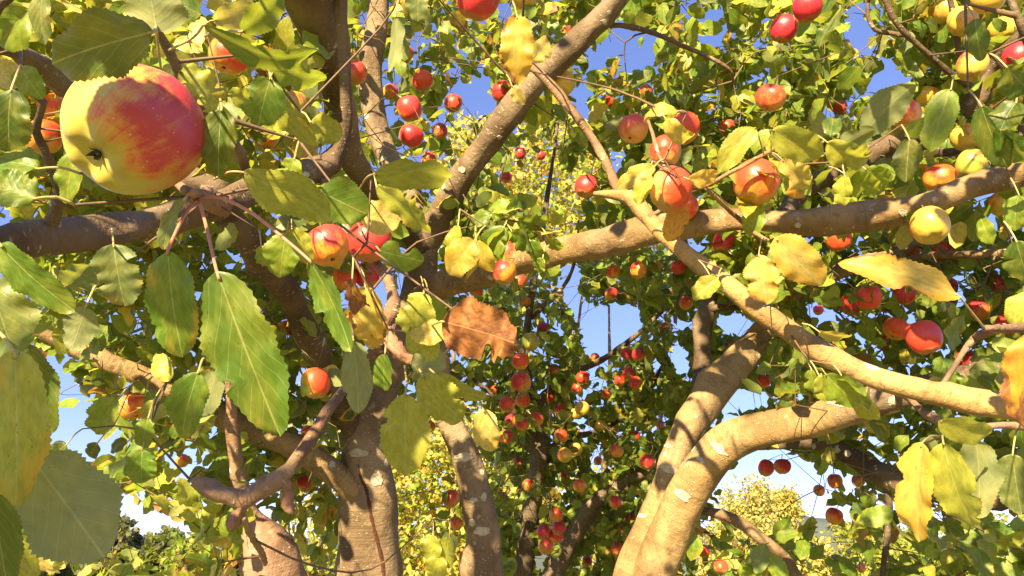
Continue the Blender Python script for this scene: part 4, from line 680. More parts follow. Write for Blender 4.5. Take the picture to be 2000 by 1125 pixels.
# ============================================================ APPLES
apple(262, 256, 258, 'B', 'big yellow green apple with a red cheek, largest, at upper left', D=.078, caly=(-.64, -.50, .60), hero=True, hpx=262, blush=(.75, .60, .55), group=None)
GA = 'apples hanging on the near tree'
for a in (
 (448, 108, 78, 'R', 'orange red apple upper right of the big apple'), (523, 122, 58, 'C', 'deep red apple half under leaves beside the orange red one'), (572, 208, 66, 'G', 'yellow green apple half hidden left of the thick dark upper stem'), (693, 142, 46, 'O', 'glowing orange apple wedged behind the thin upright stem'),
 (327, 72, 46, 'O', 'orange apple behind the leaf stalk above the big apple'), (88, 172, 34, 'R', 'small red apple in shade at the far upper left'), (168, 152, 58, 'R', 'red apple peeping out above the big apple'), (112, 216, 66, 'O', 'orange apple touching the big apple on its left'), (86, 268, 70, 'O', 'lower orange apple left of the big apple in the leaves'),
 (468, 265, 38, 'O', 'small orange apple right of the dark oval leaf'), (440, 212, 46, 'R', 'red apple peeping out behind the big apple on its right'),
 (932, -4, 84, 'R', 'bright red apple cut by the top edge'), (1023, -6, 52, 'Y', 'yellow apple cut by the top edge beside the red one'), (790, 106, 36, 'P', 'pinkish apple above the stacked red pair'), (826, 158, 42, 'R', 'red apple up and right of the stacked pair'), (800, 212, 50, 'R', 'upper red apple of the stacked pair'), (803, 266, 48, 'R', 'lower red orange apple of the stacked pair'),
 (885, 202, 36, 'R', 'small orange red apple right of the stacked pair'), (982, 180, 44, 'C', 'crimson apple against the diagonal limb'), (1098, 163, 50, 'Y', 'yellow apple behind the diagonal limb'), (1237, 252, 60, 'P', 'pink yellow apple, leftmost of the upper pink cluster'), (1333, 250, 66, 'P', 'pink yellow apple at the top right of the pink cluster'),
 (1300, 296, 66, 'P', 'yellow pink apple in the middle of the pink cluster'), (1311, 370, 88, 'P', 'big pink apple showing its eye above the thin limb'), (1332, 404, 62, 'O', 'orange apple tucked behind the big pink one'), (1144, 364, 46, 'R', 'red and green apple left of the thin branch fork'), (988, 346, 24, 'R', 'tiny pink apple among bright far leaves, lower left one', 'C'),
 (1016, 300, 24, 'R', 'tiny pink apple among bright far leaves, upper middle one', 'C'), (1056, 304, 20, 'R', 'tiny pink apple among bright far leaves, upper right one', 'C'), (837, 312, 30, 'O', 'faint orange apple in the shade below the stacked pair'),
 (1577, 14, 58, 'C', 'crimson apple touching the top edge on the right'), (1531, 56, 54, 'C', 'dark red apple with a white glint below the crimson one'), (1505, 191, 58, 'P', 'orange and pink apple alone in the upper right foliage'), (1477, 356, 90, 'O', 'orange apple with sunlit stripe under the lime leaves'), (1464, 412, 48, 'Y', 'yellow apple hanging below the striped orange one'),
 (1899, 128, 60, 'Y', 'round yellow apple under the small dark leaf at upper right'), (1930, -2, 62, 'Y', 'yellow green apple at the top edge far right'), (1990, 112, 58, 'C', 'pink red apple at the right edge near the top'), (1770, 224, 60, 'P', 'orange pink apple left of the serrated lime leaf'), (1776, 262, 48, 'O', 'orange apple just under the orange pink one'),
 (1812, 188, 44, 'Y', 'small yellow apple above the serrated lime leaf'), (1894, 236, 46, 'Y', 'upper pale yellow apple of the touching yellow pair'), (1886, 268, 54, 'Y', 'lower pale yellow apple of the touching yellow pair'), (1899, 322, 60, 'G', 'green yellow apple just above the dark right limb'), (1835, 348, 58, 'O', 'orange red apple on the upper side of the dark right limb'),
 (1676, 398, 56, 'C', 'pink apple behind lime leaves above the dark right limb'), (1622, 386, 34, 'R', 'small red apple left of the pink one by the right limb'), (1880, 42, 56, 'Y', 'yellow apple left of the small dark leaf at upper right'),
 (640, 480, 88, 'O', 'large orange apple hanging below the round green leaf'), (721, 472, 82, 'C', 'large crimson apple behind the spur'), (672, 543, 52, 'R', 'red apple at left of the low pair by the spur'), (716, 538, 52, 'R', 'red apple at right of the low pair by the spur'), (708, 628, 62, 'O', 'orange apple behind the curling yellow leaf'), (264, 584, 42, 'P', 'sunlit pink apple left of the dark hanging leaf'),
 (388, 602, 30, 'G', 'dull green apple between the two big hanging leaves'), (617, 748, 60, 'R', 'bright red apple between the big hanging leaf and the trunk'), (261, 793, 56, 'O', 'orange apple under the sunlit limb at left'), (474, 882, 32, 'R', 'red apple in the bright leaves above the knotty branch', 'A'), (597, 944, 34, 'R', 'small red apple just left of the central trunk'), (600, 843, 24, 'O', 'tiny orange apple below the bright red one'),
 (163, 490, 42, 'Y', 'pale apple under the dark left limb'), (990, 496, 52, 'P', 'pinkish apple framed by green leaves on the middle limb', 'A'), (1000, 442, 24, 'R', 'tiny red apple above the framed pinkish one'), (877, 452, 28, 'R', 'small red apple left of the spotted yellow leaf'), (868, 500, 26, 'R', 'small red apple low beside the spotted yellow leaf'), (985, 532, 50, 'O', 'orange brown apple under the framed pinkish one'),
 (1012, 549, 32, 'P', 'small pink apple below the middle limb'), (1415, 474, 46, 'C', 'red apple just under the sunlit middle limb'), (1524, 568, 46, 'C', 'red apple beside the pale leaf with orange rim'), (1696, 581, 52, 'C', 'glossy crimson apple, right one of the touching pair'), (1663, 595, 44, 'C', 'glossy crimson apple, left one of the touching pair'),
 (1804, 659, 66, 'C', 'large glossy red apple alone below the long yellow leaf'), (1750, 643, 46, 'R', 'dull red apple left of the large glossy one'), (1638, 468, 48, 'R', 'red apple just below the dark right limb'), (1816, 441, 74, 'Y', 'large pale yellow apple below the dark right limb'), (1866, 408, 42, 'Y', 'speckled yellow apple partly behind the right limb'), (1842, 492, 42, 'C', 'rose red apple under the large pale yellow one'),
 (1781, 486, 36, 'C', 'pinkish red apple beside the long yellow leaf tip'), (1911, 607, 44, 'R', 'red apple behind the stalk of the long yellow leaf'), (1971, 636, 50, 'R', 'orange red apple near the right edge'), (1765, 576, 44, 'R', 'shaded red apple right of the touching crimson pair'), (1660, 640, 30, 'G', 'small green apple below the touching crimson pair'), (1598, 606, 20, 'R', 'tiny red apple right of the pale leaves'),
 (1435, 683, 30, 'R', 'red apple beside the dark upright limb'), (1417, 716, 20, 'R', 'tiny red apple low beside the dark upright limb'), (1492, 745, 26, 'R', 'small red apple hanging under the thin limb'), (1541, 790, 28, 'P', 'small red and yellow apple above the golden curved limb'),
 (1496, 914, 32, 'R', 'left apple of the red pair against the open sky'), (1528, 911, 33, 'R', 'right apple of the red pair against the open sky'), (1631, 940, 30, 'O', 'orange apple with bright spot below the lichened limb'), (1629, 1008, 34, 'O', 'orange green apple low under the lichened limb'), (1677, 938, 26, 'O', 'small orange apple just under the lichened limb'), (1851, 1031, 26, 'O', 'small orange apple below the yellow leaf cluster'),
 (1373, 1076, 24, 'R', 'small red apple right of the leaning double limb near the bottom'), (1370, 1040, 18, 'Y', 'tiny yellow apple right of the leaning double limb'), (1408, 1108, 28, 'P', 'pink apple at the bottom edge right of the double limb'), (1682, 1110, 18, 'O', 'tiny orange apple at the bottom edge on the right'), (1016, 706, 34, 'R', 'red apple directly below the dead brown leaf'),
 (1018, 746, 40, 'R', 'larger red apple under the one below the brown leaf'), (1036, 668, 34, 'G', 'green apple at the lower right of the dead brown leaf'), (1197, 531, 30, 'O', 'orange apple below the shaded part of the middle limb', 'B'), (1247, 528, 34, 'O', 'orange brown apple among twigs below the middle limb', 'B'), (1325, 522, 30, 'C', 'red apple below the middle limb, left of the thin limb'), (881, 974, 34, 'R', 'red apple touching the curved stem'),
 (1958, 58, 52, 'Y', 'yellow apple between the dark branches in the upper right corner'), (1846, 22, 50, 'Y', 'yellow apple at the top edge left of the thin dark branch'), (1962, 208, 48, 'O', 'orange apple at upper right, right of the dark forked limb'), (1938, 292, 50, 'Y', 'yellow apple right of the dark hanging leaf at upper right'), (1792, 322, 42, 'O', 'small orange apple between the two dark right limbs'),
 (1958, 398, 50, 'Y', 'yellow apple hanging under the far end of the dark right limb'), (1700, 452, 40, 'R', 'red apple under the middle of the dark right limb'), (1852, 560, 36, 'R', 'red apple above the stalk end of the long yellow leaf'), (1944, 556, 38, 'R', 'red apple at right between the long leaf and the edge'), (1728, 668, 36, 'C', 'crimson apple low between the touching pair and the large glossy one'), (1886, 704, 40, 'R', 'red apple tucked above the thin limb at right'),
 (1590, 500, 30, 'R', 'small red apple behind the pale blotched leaf'), (1740, 545, 34, 'C', 'small crimson apple above the touching pair'), (1600, 958, 22, 'O', 'tiny orange apple left of the low orange ones under the lichened limb'), (1780, 900, 30, 'O', 'orange apple left of the lower right leaf cluster'), (1930, 930, 34, 'O', 'orange apple behind the lower right leaf cluster'),
 (128, 112, 48, 'O', 'orange apple under the big dark leaf at upper left'), (58, 112, 40, 'R', 'red apple near the upper left corner'), (400, 182, 44, 'O', 'orange apple right of the top of the big apple'), (522, 268, 46, 'O', 'orange apple left of the lit patch of the thick left limb'), (44, 246, 50, 'R', 'shaded red apple at the left edge beside the big apple'), (300, 122, 34, 'R', 'small red apple just over the big apple'), (620, 250, 34, 'R', 'small red apple beside the thin upright stem'),
 (772, 422, 36, 'R', 'red apple in the main fork above the spur'), (882, 412, 26, 'C', 'small crimson apple right of the main fork'), (930, 566, 28, 'R', 'small red apple just below the start of the middle limb'), (762, 180, 32, 'O', 'orange apple left of the stacked red pair'), (860, 256, 30, 'R', 'small red apple right of the lower stacked apple'), (742, 246, 28, 'R', 'small red apple against the pale upper trunk'), (1190, 200, 26, 'R', 'small red apple between the thin branch and the pink cluster'),
 (1420, 250, 34, 'P', 'pinkish apple left of the lone orange and pink one'), (1262, 180, 28, 'R', 'small red apple above the pink cluster'), (1640, 210, 30, 'P', 'pinkish apple alone left of the grey green leaf'), (1120, 60, 30, 'R', 'small red apple left of the diagonal limb near the top'), (420, 640, 36, 'R', 'red apple behind the edge of the largest hanging leaf'), (560, 640, 30, 'O', 'orange apple left of the narrow edge on leaf'), (520, 700, 28, 'R', 'small red apple behind the largest hanging leaf'), (356, 900, 26, 'O', 'small orange apple left of the knotty branch end'),
 (892, 1023, 26, 'O', 'brownish apple low behind the curved stem')):
    tr = a[5] if len(a) > 5 else 'A'; apple(*a[:5], tree=tr, D=.057 if a[0] > 1740 and a[1] < 420 else None, group='tiny apples on the golden tree' if tr == 'C' else GA)
GBt = 'small apples on the rear tree'
for a in (
 (1028, 588, 22, 'O', 'small orange apple below the middle limb, just right of centre'), (1194, 574, 26, 'R', 'brown red apple hanging beside the open sky'), (1340, 592, 28, 'O', 'orange apple left of the dark upright limb'), (1333, 617, 20, 'R', 'small red apple just under the orange one by the upright limb'),
 (1224, 691, 25, 'R', 'left apple of the red pair hanging in the open sky'), (1247, 693, 27, 'R', 'right apple of the red pair hanging in the open sky'), (1228, 729, 25, 'R', 'top apple of the trio under the hanging pair'), (1211, 743, 25, 'R', 'left apple of the trio under the hanging pair'), (1241, 748, 25, 'R', 'right apple of the trio under the hanging pair'),
 (1138, 738, 26, 'C', 'narrow crimson apple in the dark centre foliage'), (1128, 758, 24, 'R', 'dull red apple beside the narrow crimson one'), (991, 790, 32, 'R', 'orange red apple in the dense cluster, upper left'), (1021, 782, 29, 'R', 'orange red apple in the dense cluster, upper right'), (1020, 827, 30, 'R', 'glossy red apple in the middle of the dense cluster'),
 (988, 853, 28, 'R', 'bright red apple at the bottom of the dense cluster'), (1048, 819, 28, 'R', 'red apple at the right side of the dense cluster'), (998, 822, 26, 'R', 'shaded red apple deep inside the dense cluster'), (840, 833, 22, 'O', 'orange apple behind the hanging yellow leaf'), (964, 703 + 55, 16, 'O', 'tiny orange apple left of the larger red one'),
 (1093, 800, 24, 'R', 'muted red apple left of the pale pair'), (1137, 798, 27, 'Y', 'upper pale yellow apple of the pale pair'), (1124, 808, 24, 'Y', 'lower pale yellow apple of the pale pair'), (1172, 832, 22, 'Y', 'yellow green apple in the centre foliage'), (1199, 840, 20, 'G', 'green apple right of the yellow green one'), (1096, 851, 27, 'O', 'orange apple in the centre foliage above the rear stems'),
 (1126, 846, 15, 'C', 'tiny bright pink apple right of the centre orange one'), (1125, 878, 25, 'Y', 'tan apple, upper one of the tan group'), (1103, 889, 29, 'Y', 'tan apple, left one of the tan group'), (1118, 905, 22, 'G', 'green tan apple, lowest of the tan group'), (1205, 881, 27, 'O', 'orange apple near the leaning double limb'),
 (1263, 902, 30, 'R', 'bright red apple touching the leaning double limb'), (1132, 949, 27, 'O', 'orange apple against bright gaps above the rear stems'), (1032, 948, 24, 'O', 'narrow orange apple above the lichened rear trunk'), (1005, 958, 14, 'Y', 'tiny yellow apple left of the narrow orange one'), (1087, 1005, 28, 'R', 'top apple of the red bunch between the rear stems'),
 (1062, 1039, 28, 'C', 'left apple of the red bunch between the rear stems'), (1092, 1031, 29, 'C', 'right apple of the red bunch between the rear stems'), (1086, 1047, 29, 'R', 'lowest apple of the red bunch between the rear stems'), (1067, 1068, 30, 'O', 'orange apple under the red bunch between the rear stems'), (1064, 1020, 20, 'O', 'orange apple behind the red bunch'),
 (1205, 1073, 26, 'R', 'red apple left of the double limb near the bottom'), (1232, 1013, 22, 'R', 'dull red apple beside the double limb'), (1216, 1036, 22, 'Y', 'yellow apple beside the double limb'), (1201, 981, 26, 'R', 'shaded red apple above the yellow one by the double limb'), (1147, 1096, 20, 'R', 'small red apple near the bottom between rear stem and double limb'),
 (1030, 860, 22, 'R', 'small red apple under the dense cluster'), (1044, 890, 20, 'O', 'small orange apple well below the dense cluster'), (1152, 782, 20, 'R', 'small red apple right of the pale pair'), (1082, 722, 22, 'R', 'small red apple left of the narrow crimson one'), (1070, 778, 22, 'R', 'small red apple between the dense cluster and the pale pair'), (1182, 772, 22, 'O', 'small orange apple left of the hanging trio'),
 (1104, 928, 20, 'R', 'small red apple under the tan group'), (1150, 1002, 20, 'O', 'small orange apple between the rear stems and the double limb'), (1012, 902, 22, 'R', 'small red apple above the lichened rear trunk, left side'), (962, 762, 22, 'O', 'small orange apple left of the dense cluster'), (1240, 852, 22, 'R', 'small red apple up and left of the bright one at the double limb'), (1162, 700, 20, 'R', 'small red apple beside the open sky left of the pair'), (1276, 742, 22, 'R', 'small red apple right of the hanging trio'), (1300, 640, 22, 'O', 'small orange apple above the open sky at centre right'), (986, 640, 24, 'O', 'small orange apple right of the dead brown leaf top'), (1060, 640, 22, 'R', 'small red apple right of the green apple by the dead leaf'),
 (1290, 830, 18, 'O', 'small orange apple above the double limb'), (1168, 900, 18, 'O', 'small orange apple between the tan group and the double limb'), (1078, 945, 16, 'O', 'tiny orange apple right of the lichened rear trunk top')):
    apple(*a, tree='B', group=GBt)
# ============================================================ GROWTH: twigs and leaves of the three trees
CL = np.array(CLEAR)
gw, gh, gs = 260, 150, 10.0                                   # coarse visibility map of limbs, fruit and big leaves
DM = np.full((gh, gw), 1e9); yy, xx = np.mgrid[0:gh, 0:gw]; yy = yy * gs - 180; xx = xx * gs - 300
for x, y, r, d in CL:
    i0, i1 = int((y - r + 180) / gs), int((y + r + 180) / gs) + 2; j0, j1 = int((x - r + 300) / gs), int((x + r + 300) / gs) + 2
    i0, j0 = max(i0, 0), max(j0, 0)
    if i1 <= i0 or j1 <= j0: continue
    s = (slice(i0, i1), slice(j0, j1)); m = (xx[s] - x) ** 2 + (yy[s] - y) ** 2 < (r * 1.1 + 9) ** 2; DM[s] = np.where(m, np.minimum(DM[s], d), DM[s])
def dlook(x, y):
    i = np.clip(((y + 180) / gs).astype(int), 0, gh - 1); j = np.clip(((x + 300) / gs).astype(int), 0, gw - 1); return DM[i, j]
SKY = [[(70, 690), (112, 690), (135, 735), (175, 800), (235, 790), (245, 850), (235, 890), (200, 900), (165, 880), (110, 885), (95, 860), (100, 760)], [(212, 985), (240, 965), (300, 1000), (380, 1040), (360, 1080), (215, 1080)],
 [(1093, 515), (1133, 515), (1130, 570), (1165, 600), (1200, 588), (1252, 600), (1262, 640), (1240, 676), (1200, 676), (1190, 705), (1160, 735), (1148, 700), (1140, 640), (1115, 610), (1092, 560)], [(1300, 690), (1330, 665), (1350, 690), (1350, 745), (1318, 730)],
 [(1398, 612), (1440, 612), (1480, 630), (1462, 658), (1430, 660), (1400, 645)], [(1438, 752), (1500, 765), (1508, 795), (1480, 802), (1445, 795), (1430, 782)], [(1455, 878), (1530, 878), (1580, 895), (1605, 925), (1590, 960), (1615, 990), (1640, 985), (1625, 1022), (1585, 1022), (1500, 1000), (1400, 990), (1425, 940)],
 [(1198, 40), (1250, 40), (1295, 80), (1280, 120), (1225, 135), (1192, 100)], [(900, 155), (965, 160), (968, 222), (905, 226)], [(1120, 160), (1155, 168), (1152, 232), (1117, 240)], [(1190, 292), (1226, 296), (1224, 345), (1192, 345)], [(1148, 86), (1196, 88), (1192, 134), (1148, 140)], [(972, 0), (1004, 0), (1004, 38), (972, 38)],
 [(1650, 5), (1692, 5), (1704, 60), (1705, 110), (1680, 116), (1648, 70)], [(1706, 132), (1752, 126), (1780, 155), (1750, 174), (1712, 168)], [(1597, 207), (1628, 212), (1622, 250), (1600, 250)], [(1362, 16), (1418, 16), (1418, 48), (1367, 48)], [(1358, 62), (1398, 62), (1398, 94), (1360, 94)], [(1897, 372), (1965, 368), (1958, 402), (1900, 405)],
 [(0, 425), (34, 428), (34, 450), (0, 452)], [(585, 236), (604, 240), (600, 258), (585, 256)], [(1040, 1080), (1070, 1080), (1066, 1112), (1040, 1112)], [(1575, 455), (1604, 455), (1604, 478), (1575, 478)], [(640, 265), (650, 270), (640, 300), (612, 300)], [(955, 240), (1020, 235), (1010, 262), (960, 262)]]
def in_sky(x, y):
    r = np.zeros(np.shape(x), bool)
    for poly in SKY:
        c = np.zeros(np.shape(x), bool); n = len(poly)
        for i in range(n):
            x1, y1 = poly[i]; x2, y2 = poly[(i + 1) % n]
            with np.errstate(divide='ignore', invalid='ignore'): k = ((y1 > y) != (y2 > y)) & (x < (x2 - x1) * (y - y1) / (y2 - y1 + 1e-12) + x1)
            c ^= k
        r |= c
    return r
# regions of the canopy: photo rectangle, depths, cover, colour mix, tree
MG = {'g': 5, 'l': 4, 'y': 2.2, 'G': 2.5, 'Y': .6, 'b': .25}; ML = {'l': 4, 'y': 4, 'g': 2, 'Y': 1.2, 'p': 1, 'b': .3}; MD = {'G': 2.5, 'g': 5, 'l': 3.5, 'y': 1.5, 'Y': .3}; MY = {'y': 4, 'Y': 2.5, 'p': 2, 'l': 4, 'g': 1.5, 'o': 1, 'b': .4}; MU = {'g': 5, 'G': 3, 'l': 2.5, 'y': 1.0, 'Y': .4, 'b': .2}
COVK = {'A': 3.9, 'B': 3.2, 'C': 4.2}
REG = [(-150, -120, 640, 430, 1.35, 2.5, 2.0, ML, 'A'), (90, 400, 640, 700, 1.6, 2.9, 1.5, MG, 'A'), (120, 690, 440, 970, 1.5, 2.6, 1.25, MG, 'A'), (430, 640, 700, 1000, 1.9, 2.9, 1.1, MU, 'A'), (240, 940, 480, 1130, 1.5, 2.1, 1.3, ML, 'A'), (560, 900, 660, 1120, 2.4, 3.0, .6, MY, 'A'),
 (620, -120, 1010, 470, 2.0, 3.1, 1.9, MG, 'A'), (960, -120, 1660, 300, 2.0, 3.3, 1.7, MG, 'A'), (1150, 240, 1640, 440, 2.0, 3.0, 1.5, MU, 'A'), (1600, -120, 2150, 400, 1.5, 2.4, 1.9, MU, 'A'), (1400, 440, 2150, 600, 1.9, 2.9, 1.8, MU, 'A'), (1500, 560, 2150, 780, 1.8, 2.9, 1.7, MU, 'A'),
 (1590, 800, 2150, 960, 1.7, 2.7, 1.3, MU, 'A'), (1640, 960, 2150, 1220, 1.5, 2.5, .95, MG, 'A'), (1350, 1020, 1600, 1200, 1.7, 2.3, .45, MU, 'A'), (1460, 700, 1720, 800, 1.5, 2.0, .8, MG, 'A'), (620, 440, 900, 800, 2.3, 3.2, .8, MG, 'A'), (900, 400, 1120, 530, 2.0, 2.6, .7, MG, 'A'),
 (1500, 860, 1620, 900, 2.0, 2.4, .5, MD, 'A'), (1060, 500, 1500, 640, 2.4, 3.2, .7, MU, 'A'),
 (950, 540, 1330, 1160, 3.1, 4.3, 2.1, MD, 'B'), (800, 560, 980, 820, 3.0, 3.8, 1.4, MD, 'B'), (1130, 480, 1480, 760, 2.9, 3.8, 1.1, MD, 'B'), (1250, 640, 1560, 900, 3.0, 3.8, 1.2, MD, 'B'), (1290, 960, 1440, 1160, 2.9, 3.6, .6, MU, 'B'),
 (1780, 680, 2120, 800, 1.12, 1.35, .8, MG, 'A'), (1000, 880, 1300, 1160, 3.4, 4.4, .6, MD, 'B'), (1330, 1060, 1700, 1200, 3.0, 3.8, .25, MU, 'A'), (-50, 1000, 240, 1180, 2.4, 3.0, .35, ML, 'A'), (740, 800, 1010, 1200, 6.3, 8.2, 1.9, MY, 'C'), (880, 230, 1290, 520, 6.0, 8.0, 2.0, MY, 'C'), (560, 760, 700, 1130, 6.3, 8.0, .8, MY, 'C'), (1000, 900, 1240, 1200, 6.3, 8.0, .7, MY, 'C')]
SP = {'A': [], 'B': [], 'C': []}
for (x0, y0, x1, y1, d0, d1, cov, mix, tr) in REG:
    dm = (d0 + d1) / 2; nl = 9 if tr != 'C' else 14; area = (x1 - x0) * (y1 - y0); lp = (.074 * F / dm) * (.045 * F / dm) * .6 * .62; n = int(cov * COVK[tr] * area / (lp * nl))
    if tr == 'C': n = int(n * .65)
    x = rg.uniform(x0, x1, n); y = rg.uniform(y0, y1, n); d = rg.uniform(d0, d1, n); k = ~in_sky(x, y)
    for X, Y, D in zip(x[k], y[k], d[k]):
        p = P(X, Y, D)
        if p.z > .35: SP[tr].append((np.array(p), mix, nl))
for _ in range(400):                                          # unseen crown sprays added over and behind the camera to dapple the sunlight
    p = np.array([rg.uniform(-2.8, 1.0), rg.uniform(-2.2, .9), rg.uniform(1.9, 3.5)]); x, y, d = proj(p)
    dens = .5 + .5 * math.sin(p[0] * 3.1 + 1) * math.sin(p[1] * 2.7) 
    if (d > -.2 and -150 < x < 2150 and y > -150 and y < 1300) or np.linalg.norm(p - np.array(CAM)) < .6 or rg.random() > dens: continue
    SP['A'].append((p, MG, 9))
for px0, py0, d0 in [(x, 425, 1.45) for x in range(1520, 1760, 40)] + [(x, 380, 1.36) for x in range(1780, 2040, 40)] + [(x, 465, 1.0) for x in range(-20, 420, 45)] + [(610, 20, 1.5), (630, 80, 1.55), (600, -20, 1.45), (1650, 330, 1.6), (1750, 280, 1.6), (1820, 760, 1.45), (1900, 740, 1.4)]:
    for _ in range(3):                                        # shoots added out of view overhead to throw shade on the dark limbs
        t = rg.uniform(.55, 1.0); p = np.array(P(px0, py0, d0)) + np.array(sdir) * t + rg.normal(size=3) * .05; x, y, d = proj(p)
        if not (d > -.1 and -120 < x < 2120 and -160 < y < 1300) and np.linalg.norm(p - np.array(CAM)) > .45: SP['A'].append((p, MG, 9))
def grow(tr):
    pts = np.vstack([a[::3] for a in SKEL[tr]]); nodes = [p[:3] for p in pts]; own = [-1] * len(nodes); nr = list(pts[:, 3])
    base = [(p, m, n, 0) for p, m, n in SP[tr]] + [(np.array(q), None, k, 1) for t, q, k in ATTACH if t == tr]
    N0 = np.array(nodes); dist = np.array([np.min(np.linalg.norm(N0 - b[0], axis=1)) for b in base]); order = np.argsort(dist)
    cap = len(nodes) + 8 * len(base); NA_ = np.zeros((cap, 3)); NA_[:len(nodes)] = N0; cnt = len(nodes); own = np.full(cap, -1); rr = np.zeros(cap); rr[:cnt] = nr; paths = []
    for bi in order:
        p, mix, nl, kind = base[bi]; dd = np.linalg.norm(NA_[:cnt] - p, axis=1); dd = dd + np.where(NA_[:cnt, 2] > p[2] + .25, .1, 0); j = int(np.argmin(dd)); q = NA_[j]; L = np.linalg.norm(p - q)
        m = max(1, int(L / .07)); off = rg.normal(size=3) * L * .16; off[2] += L * .07; t = np.linspace(0, 1, m + 1)[:, None]
        pa = q + (p - q) * t + off * np.sin(np.pi * t) + (rg.normal(size=(m + 1, 3)) * .006) * (t * (1 - t) * 4)
        hx, hy, hd = proj(catmull([(*q_, 0) for q_ in pa], .02)[:, :3] if len(pa) > 2 else pa + 0 * t)
        if np.any((np.hypot(hx - 262, hy - 256) < 150) & (hd < .5) & (hd > 0)): continue      # nothing grows across the big apple
        pid = len(paths); paths.append([pa, int(own[j]), 1, mix, nl, kind, rr[j]])
        for s in pa[1:]: NA_[cnt] = s; own[cnt] = pid; rr[cnt] = .002; cnt += 1
    for k in range(len(paths) - 1, -1, -1):
        if paths[k][1] >= 0: paths[paths[k][1]][2] += paths[k][2]
    # twigs
    items = []
    for pid, (pa, par, c, mix, nl, kind, r0) in enumerate(paths):
        rs = min(.0012 * c ** .42, max(r0 * .9, .0014)); re = .0009
        x, y, d = proj(pa[len(pa) // 2]); items.append((rs / max(d, .1) * np.linalg.norm(pa[-1] - pa[0]) * (1 if -50 < x < 2050 and -50 < y < 1175 else .01), pa, rs, re))
    items.sort(key=lambda t: -t[0]); AV, AQ, AU_, nv = [], [], [], 0
    for k, (_, pa, rs, re) in enumerate(items):
        if len(pa) > 2: a = catmull([(*q, 0) for q in pa], .03)[:, :3]
        else: a = pa
        V, Q, uv = tube_arrays(a, np.linspace(rs, re, len(a)), 6 if k < 120 else 4, cap=False)
        if k < 120: link('twig', quads_to_mesh('twig', V, Q, uv, M_TWIG), TREES[tr])
        else: AV.append(V); AQ.append(Q + nv); AU_.append(uv); nv += len(V)
    if AV: tag(link('twig', mesh_np('twig', np.vstack(AV), np.vstack(AQ), uv=np.vstack(AU_)), TREES[tr], M_TWIG), kind='stuff')
    # leaves round the outer end of each path
    O, A, Nn, S, Cc = [], [], [], [], []
    for pa, par, c, mix, nl, kind, r0 in paths:
        n = nl if kind == 0 else nl * 2
        if n == 0: continue
        mix = mix or (MG if tr != 'B' else MD); g = rg; tip = pa[-1]; tdir = pa[-1] - pa[-2]; tdir = tdir / (np.linalg.norm(tdir) + 1e-9)
        nros = n // 2 + 1; k = n - nros
        idx = np.concatenate([np.zeros(nros), g.uniform(0, 1, k)]); seg = np.minimum((len(pa) - 1), 2 + 0 * idx) * idx
        i0 = len(pa) - 1 - seg; lo = np.floor(i0).astype(int); fr = (i0 - lo)[:, None]; hi = np.minimum(lo + 1, len(pa) - 1); at = pa[lo] * (1 - fr) + pa[hi] * fr
        spread = .0 if tr != 'C' else .10
        ax, nz = frames(n, g, up=.15, toward=np.array(sdir) * .75, droop=.42, axis=tdir * .55); at = at + ax * g.uniform(.012, .03, (n, 1)) + g.normal(size=(n, 3)) * (.012 + spread)
        O.append(at); A.append(ax); Nn.append(nz); S.append(g.uniform(.042, .078, n) * (1 if kind == 0 else .8)); Cc.append(pick_cols(n, g, mix, .75 if g.random() < .3 else .3))
    O, A, Nn, S, Cc = map(lambda q: np.concatenate(q), (O, A, Nn, S, Cc)); ctr = O + A * S[:, None] * .5
    x, y, d = proj(ctr); q1 = dlook(x, y); hide = (q1 > 1e8) | (d > q1 - .01) | (rg.random(len(x)) < .05)
    x2, y2, _ = proj(O + A * S[:, None] * .95); q1 = dlook(x2, y2); hide &= (q1 > 1e8) | (d > q1 - .01) | (rg.random(len(x)) < .12)
    ok = hide & (~in_sky(x, y) | (rg.random(len(x)) < .06)) & (~in_sky(x2, y2) | (rg.random(len(x)) < .35)) & ((d > .9) | (d < .0) | (x < -150) | (x > 2150) | (y < -150))
    # gaps in the crown through which the sun reaches these stretches of bark and fruit
    keepout = np.zeros(len(O), bool)
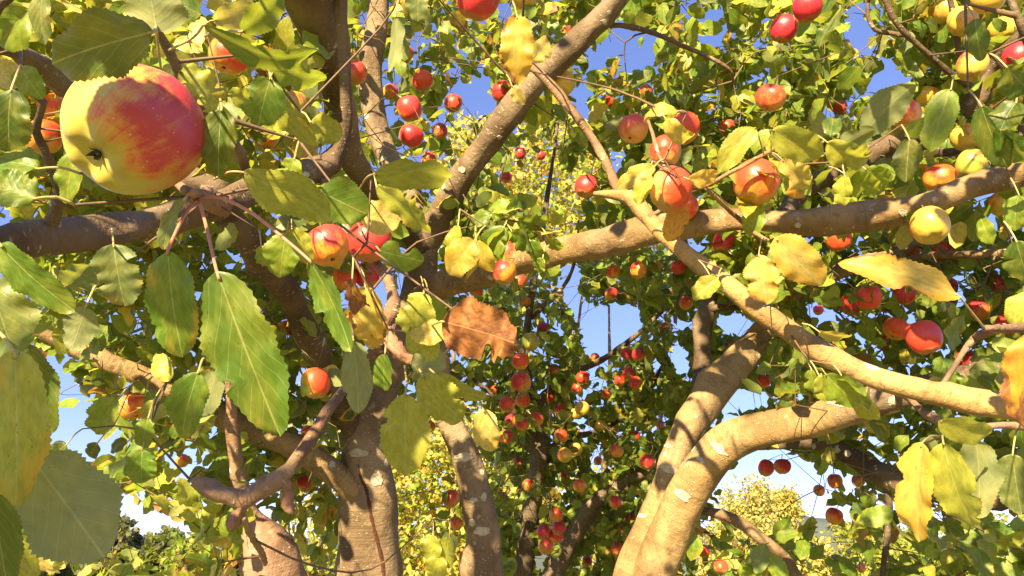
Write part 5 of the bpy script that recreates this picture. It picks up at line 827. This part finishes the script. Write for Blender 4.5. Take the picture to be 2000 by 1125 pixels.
    for (sx, sy, sd, sr) in ((690, 980, 2.1, .09), (690, 1060, 2.1, .10), (700, 1130, 2.1, .10), (520, 1085, 1.85, .10), (1270, 1080, 1.85, .12), (1330, 950, 1.85, .10), (1400, 850, 1.8, .09), (1500, 840, 1.7, .08), (1580, 830, 1.65, .07), (1340, 500, 1.15, .05), (1450, 580, 1.1, .05), (1600, 690, 1.05, .05), (1780, 760, 1.0, .05), (200, 705, 1.9, .07), (290, 740, 1.93, .07), (872, 810, 2.08, .05), (690, 800, 2.05, .05), (1310, 370, 1.1, .05), (1478, 355, 1.05, .04), (1450, 435, 1.5, .06), (1180, 470, 1.7, .05), (490, 690, .36, .05), (790, 850, .52, .06), (865, 770, .56, .05), (840, 670, .57, .05), (950, 850, .6, .04), (940, 650, .46, .04), (40, 820, .34, .04), (1700, 600, 2.2, .15), (1720, 680, 2.2, .15), (1850, 560, 2.1, .12), (640, 490, .9, .04), (1400, 1080, 3.2, .2), (1850, 1050, 2.0, .15), (545, 360, 1.35, .06), (1560, 790, 1.65, .06), (1830, 660, 1.1, .04), (1000, 320, 6.5, .25), (1100, 400, 6.5, .25), (1050, 700, 3.4, .28), (1010, 820, 3.3, .22), (1180, 860, 3.4, .26), (1080, 1020, 3.3, .22), (1250, 700, 3.4, .2)):
        c0 = np.array(P(sx, sy, sd)); s_ = np.array(sdir); rel = ctr - c0; tt = rel @ s_; perp = np.linalg.norm(rel - tt[:, None] * s_, axis=1); keepout |= (tt > .02) & (perp < sr + .02) 
    ok &= ~keepout | (rg.random(len(x)) < .18)
    O, A, Nn, S, Cc, x, y, d = [q[ok] for q in (O, A, Nn, S, Cc, x, y, d)]
    # nearest in view: each leaf an object of its own
    vis = (x > -20) & (x < 2020) & (y > -20) & (y < 1145); quota = {'A': max(0, 300 - HL), 'B': 300, 'C': 0}[tr]
    score = np.where(vis & (dlook(x, y) > d), S / d, 0); top = np.argsort(-score)[:quota] if quota else np.array([], int)
    for i in top:
        X = np.cross(A[i], Nn[i]); s = S[i]; o = link('leaf', MIDL[i % len(MIDL)], TREES[tr])
        o.matrix_local = Matrix(((X[0] * s, A[i][0] * s, Nn[i][0] * s, O[i][0]), (X[1] * s, A[i][1] * s, Nn[i][1] * s, O[i][1]), (X[2] * s, A[i][2] * s, Nn[i][2] * s, O[i][2]), (0, 0, 0, 1))); o.color = Cc[i]
    rest = np.ones(len(O), bool); rest[top] = False
    tag(link('leaf', leaves_mesh('leaf', O[rest], A[rest], Nn[rest], S[rest], Cc[rest]), TREES[tr]), kind='stuff')
    print(tr, 'sprays', len(SP[tr]), 'leaves', len(O), 'hand', HL)
MIDL = [leaf_mesh('leaf', 1.0, random.Random(i).uniform(.54, .66), 700 + i, nv=16, nu=2, curl=random.Random(i + 5).uniform(0, 1.0), fold=random.Random(i + 9).uniform(.15, .5), ripple=.07, serr=.05, twist=random.Random(i + 3).uniform(-.4, .4)) for i in range(10)]
for tr in ('A', 'B', 'C'): grow(tr)
